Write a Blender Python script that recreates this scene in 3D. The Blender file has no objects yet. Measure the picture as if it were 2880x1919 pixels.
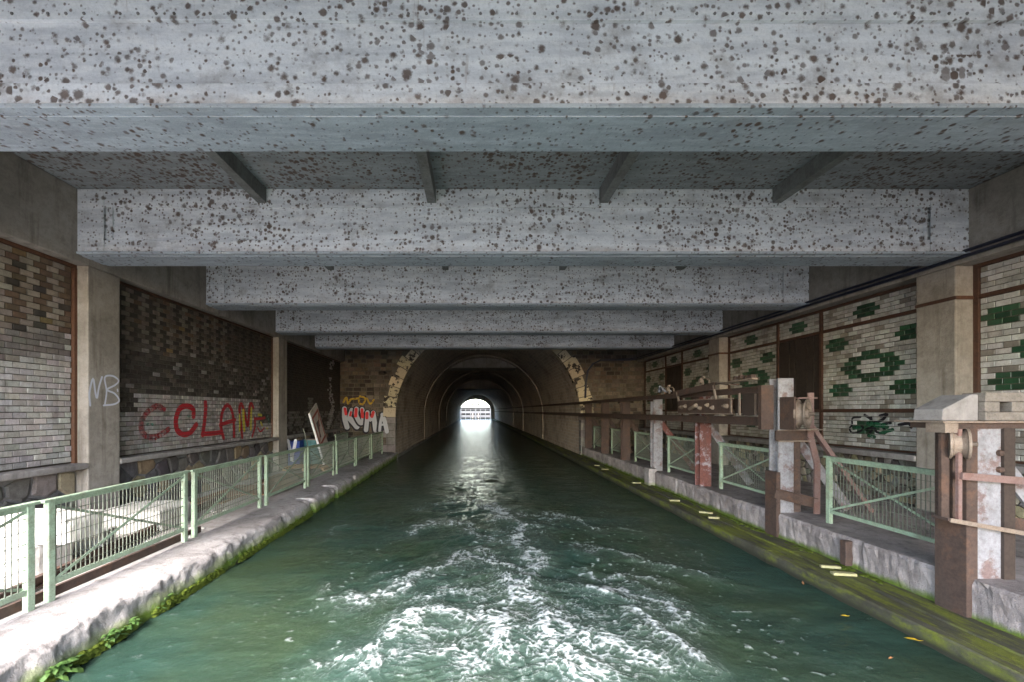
import bpy, math, random
import numpy as np
from mathutils import Vector, Matrix
random.seed(7); np.random.seed(7)
R = math.radians
scene = bpy.context.scene
C = scene.collection

# ------------------------------------------------------------------ camera
# one-point perspective: pixel grid 2353 x 1568, vanishing point (1092, 944), focal length 960 px
EYE = 2.385; F = 960.0; VX, VY = 1092.0, 944.0
cam = bpy.data.cameras.new('camera'); camo = bpy.data.objects.new('camera', cam); C.objects.link(camo)
cam.sensor_width = 36.0; cam.lens = 36.0 * F / 2353.0
cam.shift_x = (1176.5 - VX) / 2353.0; cam.shift_y = (VY - 784.0) / 2353.0
cam.clip_start = 0.05; cam.clip_end = 900
camo.location = (0, 0, EYE); camo.rotation_euler = (R(90), 0, 0)
scene.camera = camo

# ------------------------------------------------------------------ light
SUN_EL, SUN_AZ = 38.0, 5.0        # behind the camera, a little to its left
w = bpy.data.worlds.new('World'); scene.world = w; w.use_nodes = True
nt = w.node_tree; nt.nodes.clear()
sky = nt.nodes.new('ShaderNodeTexSky'); sky.sky_type = 'NISHITA'; sky.sun_disc = False
sky.sun_elevation = R(SUN_EL); sky.sun_rotation = R(180 + SUN_AZ); sky.air_density = 1.0; sky.dust_density = 1.5; sky.ozone_density = 1.0
bg = nt.nodes.new('ShaderNodeBackground'); bg.inputs['Strength'].default_value = 0.15
wo = nt.nodes.new('ShaderNodeOutputWorld')
nt.links.new(sky.outputs[0], bg.inputs[0]); nt.links.new(bg.outputs[0], wo.inputs[0])
sl = bpy.data.lights.new('sun', 'SUN'); sl.energy = 1.0; sl.angle = R(14); sl.color = (1, .975, .94)
so = bpy.data.objects.new('sun', sl); C.objects.link(so)
el, az = R(SUN_EL), R(SUN_AZ)
dvec = Vector((math.sin(az) * math.cos(el), math.cos(az) * math.cos(el), -math.sin(el)))
so.rotation_euler = dvec.to_track_quat('-Z', 'Y').to_euler(); so.location = (-4, -20, 20)
scene.view_settings.view_transform = 'Standard'; scene.view_settings.look = 'None'
scene.view_settings.gamma = 1; scene.view_settings.use_curve_mapping = False
scene.view_settings.exposure = 4.0
scene.render.engine = 'CYCLES'
scene.cycles.use_denoising = True
scene.cycles.max_bounces = 8; scene.cycles.diffuse_bounces = 5; scene.cycles.glossy_bounces = 4
scene.cycles.transparent_max_bounces = 12
scene.cycles.sample_clamp_indirect = 8.0

# ------------------------------------------------------------------ pixel to place
def on_x(px, py, X):                      # where the ray of a pixel meets the plane x = X
    Y = X * F / (px - VX); return (X, Y, EYE + (VY - py) * Y / F)
def on_y(px, py, Y):
    return ((px - VX) * Y / F, Y, EYE + (VY - py) * Y / F)
def src(px, py): return (px * 2353 / 2880., py * 2353 / 2880.)

# ------------------------------------------------------------------ noise in numpy
_perm = np.random.RandomState(3).permutation(512).astype(np.int64)
_perm = np.concatenate([_perm, _perm, _perm])
_ga = np.random.RandomState(5).rand(512) * 2 * np.pi
_g = np.stack([np.cos(_ga), np.sin(_ga)], 1)
def perlin(x, y):
    xi = np.floor(x).astype(np.int64); yi = np.floor(y).astype(np.int64)
    xf = x - xi; yf = y - yi
    u = xf * xf * xf * (xf * (xf * 6 - 15) + 10); v = yf * yf * yf * (yf * (yf * 6 - 15) + 10)
    def gd(ix, iy, dx, dy):
        h = _perm[(_perm[ix & 511] + (iy & 511))] & 511
        g = _g[h]; return g[..., 0] * dx + g[..., 1] * dy
    a = gd(xi, yi, xf, yf); b = gd(xi + 1, yi, xf - 1, yf)
    c = gd(xi, yi + 1, xf, yf - 1); d = gd(xi + 1, yi + 1, xf - 1, yf - 1)
    return (a + u * (b - a)) + v * ((c + u * (d - c)) - (a + u * (b - a)))
def fbm(x, y, o=4, lac=2.03, gain=.5):
    s = 0; a = 1.
    for i in range(o):
        s = s + a * perlin(x + 17.3 * i, y - 9.1 * i); x = x * lac; y = y * lac; a *= gain
    return s
def sstep(a, b, x):
    t = np.clip((x - a) / (b - a), 0, 1); return t * t * (3 - 2 * t)

# ------------------------------------------------------------------ material helpers
class Nodes:
    def __init__(s, name):
        s.m = bpy.data.materials.new(name); s.m.use_nodes = True
        s.t = s.m.node_tree; s.t.nodes.clear()
        s.out = s.t.nodes.new('ShaderNodeOutputMaterial')
        s.p = s.t.nodes.new('ShaderNodeBsdfPrincipled')
        s.t.links.new(s.p.outputs[0], s.out.inputs[0])
        g = s.t.nodes.new('ShaderNodeNewGeometry'); s.pos = g.outputs['Position']; s.nrm = g.outputs['Normal']
    def new(s, k): return s.t.nodes.new('ShaderNode' + k)
    def link(s, a, b): s.t.links.new(a, b)
    def put(s, sock, v):
        if hasattr(v, 'is_output'): s.link(v, sock)
        elif isinstance(v, (tuple, list)) and len(v) == 3 and sock.type == 'RGBA': sock.default_value = (*v, 1)
        else: sock.default_value = v
    def scaled(s, sc, src=None):
        n = s.new('Mapping'); s.link(src or s.pos, n.inputs[0]); n.inputs['Scale'].default_value = sc; return n.outputs[0]
    def noise(s, scale, detail=3, rough=.55, vec=None, dist=0):
        n = s.new('TexNoise'); n.inputs['Scale'].default_value = scale; n.inputs['Detail'].default_value = detail
        n.inputs['Roughness'].default_value = rough; n.inputs['Distortion'].default_value = dist
        s.link(vec or s.pos, n.inputs['Vector']); return n.outputs['Fac']
    def voro(s, scale, vec=None, feat='F1'):
        n = s.new('TexVoronoi'); n.feature = feat; n.inputs['Scale'].default_value = scale
        s.link(vec or s.pos, n.inputs['Vector']); return n
    def rng(s, v, a, b, c=0., d=1., smooth=True):
        n = s.new('MapRange'); n.interpolation_type = 'SMOOTHSTEP' if smooth else 'LINEAR'
        s.link(v, n.inputs['Value'])
        for k, x in (('From Min', a), ('From Max', b), ('To Min', c), ('To Max', d)): s.put(n.inputs[k], x)
        return n.outputs[0]
    def math(s, op, a, b=0.):
        n = s.new('Math'); n.operation = op; s.put(n.inputs[0], a); s.put(n.inputs[1], b); return n.outputs[0]
    def mix(s, f, a, b, mode='MIX'):
        n = s.new('Mix'); n.data_type = 'RGBA'; n.blend_type = mode
        s.put(n.inputs[0], f); s.put(n.inputs[6], a); s.put(n.inputs[7], b); return n.outputs[2]
    def sep(s, v=None):
        n = s.new('SeparateXYZ'); s.link(v or s.pos, n.inputs[0]); return n.outputs
    def piece(s):                        # colour of one piece: mesh colour times object colour
        a = s.new('Attribute'); a.attribute_name = 'Col'; o = s.new('ObjectInfo')
        return s.mix(1., a.outputs['Color'], o.outputs['Color'], 'MULTIPLY')
    def bump(s, h, strength=.4, dist=.02):
        n = s.new('Bump'); n.inputs['Strength'].default_value = strength; n.inputs['Distance'].default_value = dist
        s.link(h, n.inputs['Height']); s.link(n.outputs[0], s.p.inputs['Normal'])
    def fin(s, col, rough=.8, metal=0., spec=.3):
        s.put(s.p.inputs['Base Color'], col); s.put(s.p.inputs['Roughness'], rough)
        s.put(s.p.inputs['Metallic'], metal); s.put(s.p.inputs['Specular IOR Level'], spec)
        return s.m

def m_steel(name, hi, lo, dens=1.0, dirt=.5, stain=.5):
    n = Nodes(name)
    st = n.scaled((.6, 3., 5.))
    col = n.mix(n.rng(n.noise(1.2, 5, .6, st), .35, .68), lo, hi)
    col = n.mix(n.math('MULTIPLY', n.rng(n.noise(6, 6, .75, n.scaled((.5, 2, 1.8))), .42, .66), .65), col, tuple(min(.78, 1.28 * c) for c in hi))
    col = n.mix(n.math('MULTIPLY', n.rng(n.noise(30, 4, .75), .45, .75), .30), col, tuple(.55 * c for c in lo))
    edge = n.rng(n.sep()[2], 5.16, 4.99); col = n.mix(n.math('MULTIPLY', n.math('MULTIPLY', edge, n.rng(n.noise(4.5, 6, .7), .42, .66)), stain), col, (.30, .20, .15))
    col = n.mix(n.math('MULTIPLY', n.rng(n.noise(2.3, 6, .7), .5, .75), dirt), col, (.20, .17, .15))
    col = n.mix(n.math('MULTIPLY', n.rng(n.noise(2.2, 5, .7, n.scaled((5, 5, .45))), .60, .74), .42 if stain else .15), col, (.21, .14, .10))
    dm = n.rng(n.noise(1.1, 3, .6), .32, .66, .62, 1.2)
    f = None
    for sc, lo_t, hi_t in ((5.0, -.25, .19), (8.5, -.05, .34), (13., -.04, .44), (21., -.10, .42)):
        v = n.voro(sc)
        rr = n.sep(v.outputs['Color'])
        thr = n.math('MULTIPLY', n.rng(rr[0], .15, 1., lo_t, hi_t, False), n.math('MULTIPLY', dm, dens))
        d = n.math('SUBTRACT', thr, n.math('ADD', v.outputs['Distance'], n.math('MULTIPLY', n.math('SUBTRACT', n.noise(40, 3), .5), .34)))
        s = n.math('MULTIPLY', n.rng(d, -.11, .14), n.rng(rr[1], 0., 1., .72, 1., False))
        f = s if f is None else n.math('MAXIMUM', f, s)
    rust = n.mix(n.noise(11, 2), (.040, .026, .019), (.135, .075, .046))
    col = n.mix(n.math('MULTIPLY', f, .93), col, rust)
    n.bump(n.math('ADD', n.math('MULTIPLY', f, .8), n.noise(22, 5, .7)), .5, .012)
    return n.fin(col, n.rng(f, 0, 1, .55, .9), 0, .3)

def m_concrete(name, a, b, dark=(.10, .085, .07), amt=.5, bs=.5, moss=None, extra=None):
    n = Nodes(name)
    col = n.mix(n.rng(n.noise(1.1, 6, .6), .3, .7), a, b)
    col = n.mix(n.math('MULTIPLY', n.rng(n.noise(3.4, 8, .72), .5, .78), amt), col, dark)
    col = n.mix(n.math('MULTIPLY', n.rng(n.noise(26, 5, .8), .46, .8), .35), col, dark)
    col = n.mix(n.math('MULTIPLY', n.rng(n.noise(1.8, 6, .65, n.scaled((3.2, 3.2, .3))), .50, .72), .55), col, dark)
    col = n.mix(n.rng(n.noise(8, 4, .7), .35, .7, 0., .35), col, n.mix(1., col, (.5, .47, .45), 'MULTIPLY'))
    if moss: col = moss(n, col)
    n.bump(n.math('ADD', n.noise(14, 8, .75), n.math('MULTIPLY', n.noise(60, 3, .7), .3)), bs, .02)
    return n.fin(col, .88, 0, .2)

def m_piece(name, rough=.75, var=.35, bs=.35, soot=(.03, .026, .022), samt=.4, spec=.3):
    n = Nodes(name)
    col = n.piece()
    col = n.mix(n.math('MULTIPLY', n.rng(n.noise(9, 5, .65), .35, .75), var), col, n.mix(1., col, (.42, .38, .34), 'MULTIPLY'))
    col = n.mix(n.math('MULTIPLY', n.rng(n.noise(1.7, 7, .7), .46, .74), samt), col, soot)
    col = n.mix(n.rng(n.noise(2.2, 6, .7, n.scaled((2, 2, .35))), .50, .74, 0., .42), col, soot)
    col = n.mix(n.rng(n.noise(60, 3, .7), .45, .8, 0., .35), col, soot)
    n.bump(n.noise(45, 5, .7), bs, .006)
    return n.fin(col, rough, 0, spec)

def m_plain(name, col, rough=.6, metal=0., spec=.3, var=.35, scale=8., dark=(.06, .05, .045), rust=None, ramt=.5, bs=.25):
    n = Nodes(name)
    c = n.mix(n.math('MULTIPLY', n.rng(n.noise(scale, 6, .65), .42, .75), var), col, dark)
    if rust:
        c = n.mix(n.math('MULTIPLY', n.rng(n.noise(scale * .6, 7, .7), .5, .62), ramt), c, rust)
    c = n.mix(n.rng(n.noise(scale * 4.5, 5, .75), .35, .72, 0., .45), c, n.mix(1., c, (.36, .33, .31), 'MULTIPLY'))
    c = n.mix(n.rng(n.noise(1.3, 6, .7, n.scaled((2.5, 2.5, .6))), .48, .72, 0., .4), c, (.055, .045, .04)) if max(col) > .08 else c
    n.bump(n.noise(scale * 5, 4, .7), bs, .006)
    return n.fin(c, rough, metal, spec)

def m_paint(name, col, cover=.9, joint=None, edge=.12):
    """spray paint with thin spots; joint = (z0, pitch): no paint in the recessed bed joints"""
    n = Nodes(name)
    n.fin(n.mix(n.math('MULTIPLY', n.noise(9, 4), .4), col, tuple(.6 * c for c in col)), .55, 0, .3)
    a = n.rng(n.noise(13, 7, .75), 1 - cover - edge, 1 - cover + edge)
    if joint:
        z = n.sep()[2]
        fr = n.math('FRACT', n.math('DIVIDE', n.math('SUBTRACT', z, joint[0]), joint[1]))
        a = n.math('MULTIPLY', a, n.math('GREATER_THAN', fr, .10))
    n.link(a, n.p.inputs['Alpha'])
    return n.m

MT = {}
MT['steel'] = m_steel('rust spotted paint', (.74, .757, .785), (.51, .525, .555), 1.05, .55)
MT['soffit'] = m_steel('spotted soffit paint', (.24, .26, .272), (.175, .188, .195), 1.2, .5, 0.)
MT['flange'] = m_steel('flange paint', (.36, .405, .455), (.29, .325, .37), .75, .3, 0.)
MT['rivet'] = m_plain('rivet', (.23, .22, .22), .7, 0, .3, .6, 6, (.07, .045, .03))
MT['joist'] = m_plain('joist paint', (.19, .195, .19), .8, 0, .2, .5, 5, (.10, .09, .08))
MT['pillar'] = m_concrete('tan concrete', (.345, .31, .276), (.25, .222, .195), (.09, .07, .055), .5, .45)
MT['mortar'] = m_concrete('dark mortar', (.075, .062, .053), (.045, .038, .033), (.02, .017, .015), .5, .4)
MT['mortar_light'] = m_concrete('joint mortar', (.15, .125, .10), (.10, .085, .07), (.05, .035, .028), .5, .4)
MT['plinthm'] = m_concrete('plinth mortar', (.24, .225, .225), (.17, .16, .158), (.07, .065, .065), .5, .5)
MT['facem'] = m_concrete('lime mortar', (.15, .13, .105), (.10, .09, .075), (.06, .05, .04), .6, .5)
MT['brick'] = m_piece('brick', .8, .45, .4, samt=.35)
MT['glazed'] = m_piece('glazed brick', .35, .4, .2, (.06, .05, .042), .45, .5)
MT['stone'] = m_piece('wall stone', .9, .5, .8, (.03, .027, .024), .5)
MT['sill'] = m_concrete('sill stone', (.30, .28, .27), (.22, .20, .195), (.09, .08, .075), .5, .4)
MT['brown_iron'] = m_plain('brown painted iron', (.085, .042, .028), .6, 0, .3, .5, 7, (.03, .02, .016))
MT['rust_iron'] = m_plain('rusty orange iron', (.12, .058, .035), .8, 0, .2, .5, 9, (.06, .03, .02))
MT['board'] = m_plain('dark boards', (.045, .034, .028), .8, 0, .2, .5, 6, (.02, .016, .014))

MT['cobble'] = m_concrete('dark cobbles', (.16, .15, .145), (.11, .105, .10), (.06, .055, .05), .5, .6)
def moss_left(n, col):
    z = n.sep()[2]
    wob = n.math('MULTIPLY', n.math('SUBTRACT', n.noise(3.1, 6, .7), .5), .35)
    zz = n.math('ADD', z, wob)
    col = n.mix(n.math('MULTIPLY', n.rng(zz, .26, .16), .7), col, (.20, .23, .10))
    col = n.mix(n.rng(zz, .16, .07), col, n.mix(n.noise(20, 4), (.055, .10, .012), (.14, .20, .03)))
    return n.mix(n.rng(zz, .05, -.04), col, (.022, .02, .014))
MT['quay'] = m_concrete('weathered quay', (.44, .41, .405), (.30, .275, .27), (.11, .095, .09), .75, 1.0, moss_left)
MT['paving'] = m_concrete('quay paving', (.46, .43, .42), (.34, .315, .305), (.16, .135, .12), .5, .5)
def moss_right(n, col):
    z = n.sep()[2]
    wob = n.math('MULTIPLY', n.math('SUBTRACT', n.noise(2.7, 6, .7), .5), .22)
    return n.mix(n.rng(n.math('ADD', z, wob), .26, .17), col, n.mix(n.noise(20, 4), (.05, .085, .012), (.13, .17, .03)))
MT['quay_r'] = m_concrete('stained quay wall', (.37, .325, .315), (.22, .19, .185), (.075, .06, .058), .85, 1.0, moss_right)
MT['block'] = m_concrete('pale concrete block', (.62, .60, .58), (.50, .48, .46), (.28, .25, .23), .35, .5)
def mossy(n, col):
    k = n.math('MULTIPLY', n.rng(n.noise(2.6, 8, .75, n.scaled((2.5, .5, 1))), .42, .60), n.rng(n.noise(.35, 2), .3, .55, .6, 1.))
    col = n.mix(k, col, n.mix(n.noise(30, 4), (.06, .072, .012), (.17, .185, .025)))
    return n.mix(n.rng(n.sep()[2], .10, .02), col, (.03, .03, .02))
MT['ledge'] = m_concrete('mossy timber', (.085, .08, .06), (.05, .048, .034), (.022, .022, .016), .5, .6, mossy)
MT['lip'] = m_concrete('wet lip', (.28, .27, .26), (.18, .17, .165), (.08, .07, .065), .4, .5)
MT['green'] = m_plain('pale green paint', (.31, .40, .29), .5, 0, .35, .4, 11, (.15, .17, .12), (.16, .10, .06), .25)
MT['mesh'] = m_plain('mesh wire', (.17, .19, .15), .55, .2, .4, .45, 20, (.08, .04, .025))
MT['rust'] = m_plain('rusty steel', (.085, .056, .046), .75, .2, .35, .55, 7, (.035, .026, .022), (.14, .072, .045), .45)
MT['redlead'] = m_plain('faded red lead paint', (.19, .125, .115), .6, 0, .35, .3, 9, (.16, .07, .05), (.17, .08, .06), .5)
MT['greypaint'] = m_plain('flaking grey paint', (.27, .265, .285), .65, 0, .3, .6, 6, (.12, .11, .115), (.13, .06, .045), .7)
MT['peel'] = m_plain('peeling red paint', (.16, .062, .052), .7, 0, .3, .45, 8, (.06, .032, .028), (.33, .32, .35), .85)
MT['greasy'] = m_plain('greasy metal', (.21, .16, .125), .45, .5, .5, .6, 18, (.05, .035, .028))
MT['palerust'] = m_plain('pale worn metal', (.26, .205, .165), .6, .2, .4, .5, 14, (.12, .07, .05))
MT['timber'] = m_plain('grey timber', (.20, .175, .155), .85, 0, .2, .5, 9, (.07, .06, .052))
MT['whitewood'] = m_plain('pale wood', (.36, .33, .18), .8, 0, .2, .4, 12, (.26, .25, .10))
MT['brownboard'] = m_plain('brown boards', (.27, .16, .10), .8, 0, .2, .4, 6, (.12, .075, .05))
MT['pallet'] = m_plain('pallet wood', (.48, .29, .16), .8, 0, .2, .4, 8, (.22, .13, .08))
MT['teal'] = m_plain('teal plastic', (.055, .18, .19), .45, 0, .4, .35, 6, (.04, .08, .085))
MT['blue'] = m_plain('blue tarp', (.02, .05, .26), .45, 0, .4, .2, 8, (.01, .02, .10))
MT['white'] = m_plain('white sheet', (.74, .74, .76), .5, 0, .4, .2, 8, (.45, .45, .47))
MT['signwhite'] = m_plain('sign white', (.50, .47, .42), .5, 0, .4, .3, 6, (.26, .23, .20))
MT['signred'] = m_plain('sign red', (.28, .055, .035), .5, 0, .4, .3, 8, (.12, .03, .02))
MT['signblack'] = m_plain('sign black', (.05, .045, .045), .5, 0, .4, .3, 8)
MT['cable'] = m_plain('cable sheath', (.018, .02, .04), .4, 0, .5, .3, 10, (.01, .01, .015))
MT['pipe'] = m_plain('dark pipe', (.05, .036, .03), .6, 0, .3, .4, 6, (.02, .016, .014))
MT['pigeon'] = m_plain('pigeon feathers', (.22, .23, .27), .7, 0, .2, .4, 30, (.09, .09, .11))
MT['gatepaint'] = m_plain('grey gate paint', (.10, .105, .11), .6, 0, .3, .2)
MT['near_black'] = m_plain('shade and window black', (.004, .004, .005), .9, 0, .1, .1)  # black for the painted shade strips and the windows of the gate
MT['leaf_y'] = m_plain('yellow leaf', (.72, .48, .02), .6, 0, .3, .2, 30, (.5, .3, .02))
MT['leaf_o'] = m_plain('brown leaf', (.36, .15, .06), .6, 0, .3, .2, 30, (.2, .1, .04))
n = Nodes('weed leaf'); MT['weed'] = n.fin(n.mix(n.noise(9, 3), (.02, .055, .012), (.07, .12, .03)), .5, 0, .4)
n = Nodes('moss'); n.bump(n.noise(120, 4, .8), .8, .02); MT['moss'] = n.fin(n.mix(n.noise(14, 5, .7), (.03, .05, .007), (.12, .15, .022)), .95, 0, .1)

n = Nodes('tunnel lining')
br = n.new('TexBrick'); sp = n.sep()
cv = n.new('CombineXYZ')
at = n.new('Attribute'); at.attribute_name = 'arc'
n.link(sp[1], cv.inputs[0]); n.link(at.outputs['Fac'], cv.inputs[1])
n.link(cv.outputs[0], br.inputs['Vector'])
br.inputs['Scale'].default_value = 1; br.inputs['Brick Width'].default_value = .34; br.inputs['Row Height'].default_value = .17
br.inputs['Mortar Size'].default_value = .014; br.inputs['Bias'].default_value = -.2
br.inputs['Color1'].default_value = (.44, .355, .29, 1); br.inputs['Color2'].default_value = (.31, .26, .22, 1); br.inputs['Mortar'].default_value = (.45, .41, .36, 1)
c_ = n.mix(n.math('MULTIPLY', n.rng(n.noise(.7, 7, .7), .46, .72), .6), br.outputs['Color'], (.035, .03, .027))
c_ = n.mix(n.math('MULTIPLY', n.rng(n.noise(1.6, 6, .75, n.scaled((1, .25, 1))), .56, .70), .5), c_, (.30, .285, .27))
n.bump(n.math('ADD', n.math('MULTIPLY', br.outputs['Fac'], -.6), n.noise(9, 6, .7)), .7, .03)
MT['lining'] = n.fin(c_, .85, 0, .25)

# water: dark green body, foam from the wake as an attribute on the surface
n = Nodes('canal water')
fa = n.new('Attribute'); fa.attribute_name = 'foam'
f1 = n.math('ADD', fa.outputs['Fac'], n.math('MULTIPLY', n.math('ADD', n.math('SUBTRACT', n.noise(52, 6, .8), .5), n.math('MULTIPLY', n.math('SUBTRACT', n.noise(190, 3, .7), .5), 1.3)), 1.15))
fm = n.math('MULTIPLY', n.rng(f1, .16, 1.05), .80)
ai = n.new('Attribute'); ai.attribute_name = 'air'
body = n.mix(n.rng(n.noise(.55, 3), .3, .7), (.020, .046, .036), (.029, .046, .024))
body = n.mix(n.math('MULTIPLY', n.rng(n.math('ADD', ai.outputs['Fac'], n.math('MULTIPLY', n.math('SUBTRACT', n.noise(9, 5, .7), .5), .7)), .05, .95), .42), body, (.070, .098, .082))
n.fin(n.mix(fm, body, (.56, .585, .595)), n.rng(fm, 0, .6, .07, .6), 0, .5)
n.p.inputs['IOR'].default_value = 1.33
n.bump(n.math('ADD', n.noise(5.5, 6, .68, n.scaled((1, .7, 1))), n.math('ADD', n.math('MULTIPLY', n.noise(1.3, 3, .5, n.scaled((1, 1.6, 1))), 2.5), n.math('MULTIPLY', f1, .35))), .6, .03)
MT['water'] = n.m

# ------------------------------------------------------------------ mesh builder
def root_off(p):
    v = Vector((0, 0, 0))
    while p is not None: v = v + p.location; p = p.parent
    return v
class MB:
    def __init__(s): s.v = []; s.f = []; s.c = []
    def add(s, vs, fs, col=(1, 1, 1)):
        o = len(s.v); s.v += [tuple(p) for p in vs]; s.f += [tuple(i + o for i in q) for q in fs]; s.c += [col] * len(vs); return s
    def box(s, x0, x1, y0, y1, z0, z1, col=(1, 1, 1)):
        x0, x1 = min(x0, x1), max(x0, x1); y0, y1 = min(y0, y1), max(y0, y1); z0, z1 = min(z0, z1), max(z0, z1)
        return s.add([(x0, y0, z0), (x1, y0, z0), (x1, y1, z0), (x0, y1, z0), (x0, y0, z1), (x1, y0, z1), (x1, y1, z1), (x0, y1, z1)],
                     [(0, 3, 2, 1), (4, 5, 6, 7), (0, 1, 5, 4), (1, 2, 6, 5), (2, 3, 7, 6), (3, 0, 4, 7)], col)
    def bar(s, a, b, wd, ht, up=(0, 0, 1), col=(1, 1, 1)):
        a = Vector(a); b = Vector(b); d = (b - a).normalized(); up = Vector(up)
        if abs(d.dot(up)) > .98: up = Vector((0, 1, 0))
        sx = d.cross(up).normalized(); sz = sx.cross(d)
        q = [(-1, -1), (1, -1), (1, 1), (-1, 1)]
        vs = [p + sx * (i * wd / 2) + sz * (j * ht / 2) for p in (a, b) for i, j in q]
        return s.add(vs, [(3, 2, 1, 0), (4, 5, 6, 7), (0, 1, 5, 4), (1, 2, 6, 5), (2, 3, 7, 6), (3, 0, 4, 7)], col)
    def cyl(s, a, b, r, n=10, r2=None, col=(1, 1, 1), cap=True):
        a = Vector(a); b = Vector(b); d = (b - a).normalized(); r2 = r if r2 is None else r2
        up = Vector((0, 0, 1)) if abs(d.z) < .9 else Vector((0, 1, 0))
        sx = d.cross(up).normalized(); sz = sx.cross(d)
        vs = []
        for p, rr in ((a, r), (b, r2)):
            for i in range(n):
                t = 2 * math.pi * i / n; vs.append(p + (sx * math.cos(t) + sz * math.sin(t)) * rr)
        fs = [(i, (i + 1) % n, n + (i + 1) % n, n + i) for i in range(n)]
        if cap: fs += [tuple(range(n - 1, -1, -1)), tuple(range(n, 2 * n))]
        return s.add(vs, fs, col)
    def lathe(s, ctr, axis, prof, n=20, col=(1, 1, 1)):
        """prof: list of (along axis, radius)"""
        ctr = Vector(ctr); d = Vector(axis).normalized()
        up = Vector((0, 0, 1)) if abs(d.z) < .9 else Vector((0, 1, 0))
        sx = d.cross(up).normalized(); sz = sx.cross(d); vs = []; fs = []
        for (h, r) in prof:
            for i in range(n):
                t = 2 * math.pi * i / n; vs.append(ctr + d * h + (sx * math.cos(t) + sz * math.sin(t)) * max(r, 1e-4))
        for k in range(len(prof) - 1):
            for i in range(n): fs.append((k * n + i, k * n + (i + 1) % n, (k + 1) * n + (i + 1) % n, (k + 1) * n + i))
        fs += [tuple(range(n - 1, -1, -1)), tuple(range((len(prof) - 1) * n, len(prof) * n))]
        return s.add(vs, fs, col)
    def tube(s, pts, r, n=8, col=(1, 1, 1)):
        pts = [Vector(p) for p in pts]; vs = []; fs = []
        for k, p in enumerate(pts):
            d = (pts[min(k + 1, len(pts) - 1)] - pts[max(k - 1, 0)]).normalized()
            up = Vector((0, 0, 1)) if abs(d.z) < .9 else Vector((0, 1, 0))
            sx = d.cross(up).normalized(); sz = sx.cross(d)
            for i in range(n):
                t = 2 * math.pi * i / n; vs.append(p + (sx * math.cos(t) + sz * math.sin(t)) * r)
        for k in range(len(pts) - 1):
            for i in range(n): fs.append((k * n + i, k * n + (i + 1) % n, (k + 1) * n + (i + 1) % n, (k + 1) * n + i))
        fs += [tuple(range(n - 1, -1, -1)), tuple(range((len(pts) - 1) * n, len(pts) * n))]
        return s.add(vs, fs, col)
    def build(s, name, mat, parent=None, smooth=False, kind=None, label=None, bevel=0):
        off = root_off(parent)
        me = bpy.data.meshes.new(name)
        me.from_pydata([(x - off.x, y - off.y, z - off.z) for x, y, z in s.v], [], s.f)
        ca = me.color_attributes.new('Col', 'FLOAT_COLOR', 'POINT')
        arr = np.ones((len(s.v), 4), np.float32); arr[:, :3] = np.array(s.c, np.float32).reshape(-1, 3)
        ca.data.foreach_set('color', arr.ravel())
        me.materials.append(MT[mat] if isinstance(mat, str) else mat)
        if smooth: me.polygons.foreach_set('use_smooth', [True] * len(me.polygons))
        me.update()
        o = bpy.data.objects.new(name, me); C.objects.link(o)
        if parent: o.parent = parent
        if kind: o['kind'] = kind
        if label: o['label'] = label
        if bevel:
            b = o.modifiers.new('bevel', 'BEVEL'); b.width = bevel; b.segments = 2; b.limit_method = 'ANGLE'
        return o
def thing(name, label, cat, loc=(0, 0, 0), group=None, kind=None):
    o = bpy.data.objects.new(name, None); o.empty_display_size = .2; C.objects.link(o); o.location = loc
    o['label'] = label; o['category'] = cat
    if group: o['group'] = group
    if kind: o['kind'] = kind
    return o
def tag(o, label, cat, group=None):
    o['label'] = label; o['category'] = cat
    if group: o['group'] = group
    return o
def struct(o): o['kind'] = 'structure'; return o
def jit(c, a): 
    k = 1 + random.uniform(-a, a); return tuple(max(0, x * k * (1 + random.uniform(-a * .25, a * .25))) for x in c)
def lerp3(a, b, t): return tuple(x + (y - x) * t for x, y in zip(a, b))

# ------------------------------------------------------------------ bricks and blocks laid one by one
# frame: 'L' faces +x, 'R' faces -x, 'F' faces -y
def piece_verts(w, h, d, ch):
    a, b = w / 2, h / 2; ia, ib = a - ch, b - ch
    vs = [(-a, 0, -b), (a, 0, -b), (a, 0, b), (-a, 0, b), (-a, d - ch, -b), (a, d - ch, -b), (a, d - ch, b), (-a, d - ch, b),
          (-ia, d, -ib), (ia, d, -ib), (ia, d, ib), (-ia, d, ib)]
    fs = [(0, 1, 5, 4), (1, 2, 6, 5), (2, 3, 7, 6), (3, 0, 4, 7), (4, 5, 9, 8), (5, 6, 10, 9), (6, 7, 11, 10), (7, 4, 8, 11), (8, 9, 10, 11)]
    return vs, fs                          # u along x, depth along y, v along z
def to_frame(fr, u, d, v):
    if fr == 'L': return (d, -u, v)
    if fr == 'R': return (-d, u, v)
    return (-u, -d, v)                     # F: faces -y
_pm = {}
def piece_mesh(name, fr, w, h, d, ch, mat):
    k = (name, fr, round(w, 3), round(h, 3), round(d, 3), mat)
    if k not in _pm:
        vs, fs = piece_verts(w, h, d, ch)
        me = bpy.data.meshes.new(name); me.from_pydata([to_frame(fr, *p) for p in vs], [], fs)
        ca = me.color_attributes.new('Col', 'FLOAT_COLOR', 'POINT'); ca.data.foreach_set('color', [1.] * (4 * len(vs)))
        me.materials.append(MT[mat]); me.update(); _pm[k] = me
    return _pm[k]
def px_size(fr, p, w, h):
    if p[1] < .5: return -1
    sx, sy = VX + p[0] * F / p[1], VY - (p[2] - EYE) * F / p[1]
    if not (-10 < sx < 2363 and -10 < sy < 1578): return -1
    k = F / p[1]
    return h * k * (w * k * (abs(p[0]) / p[1] if fr in 'LR' else 1))
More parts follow.
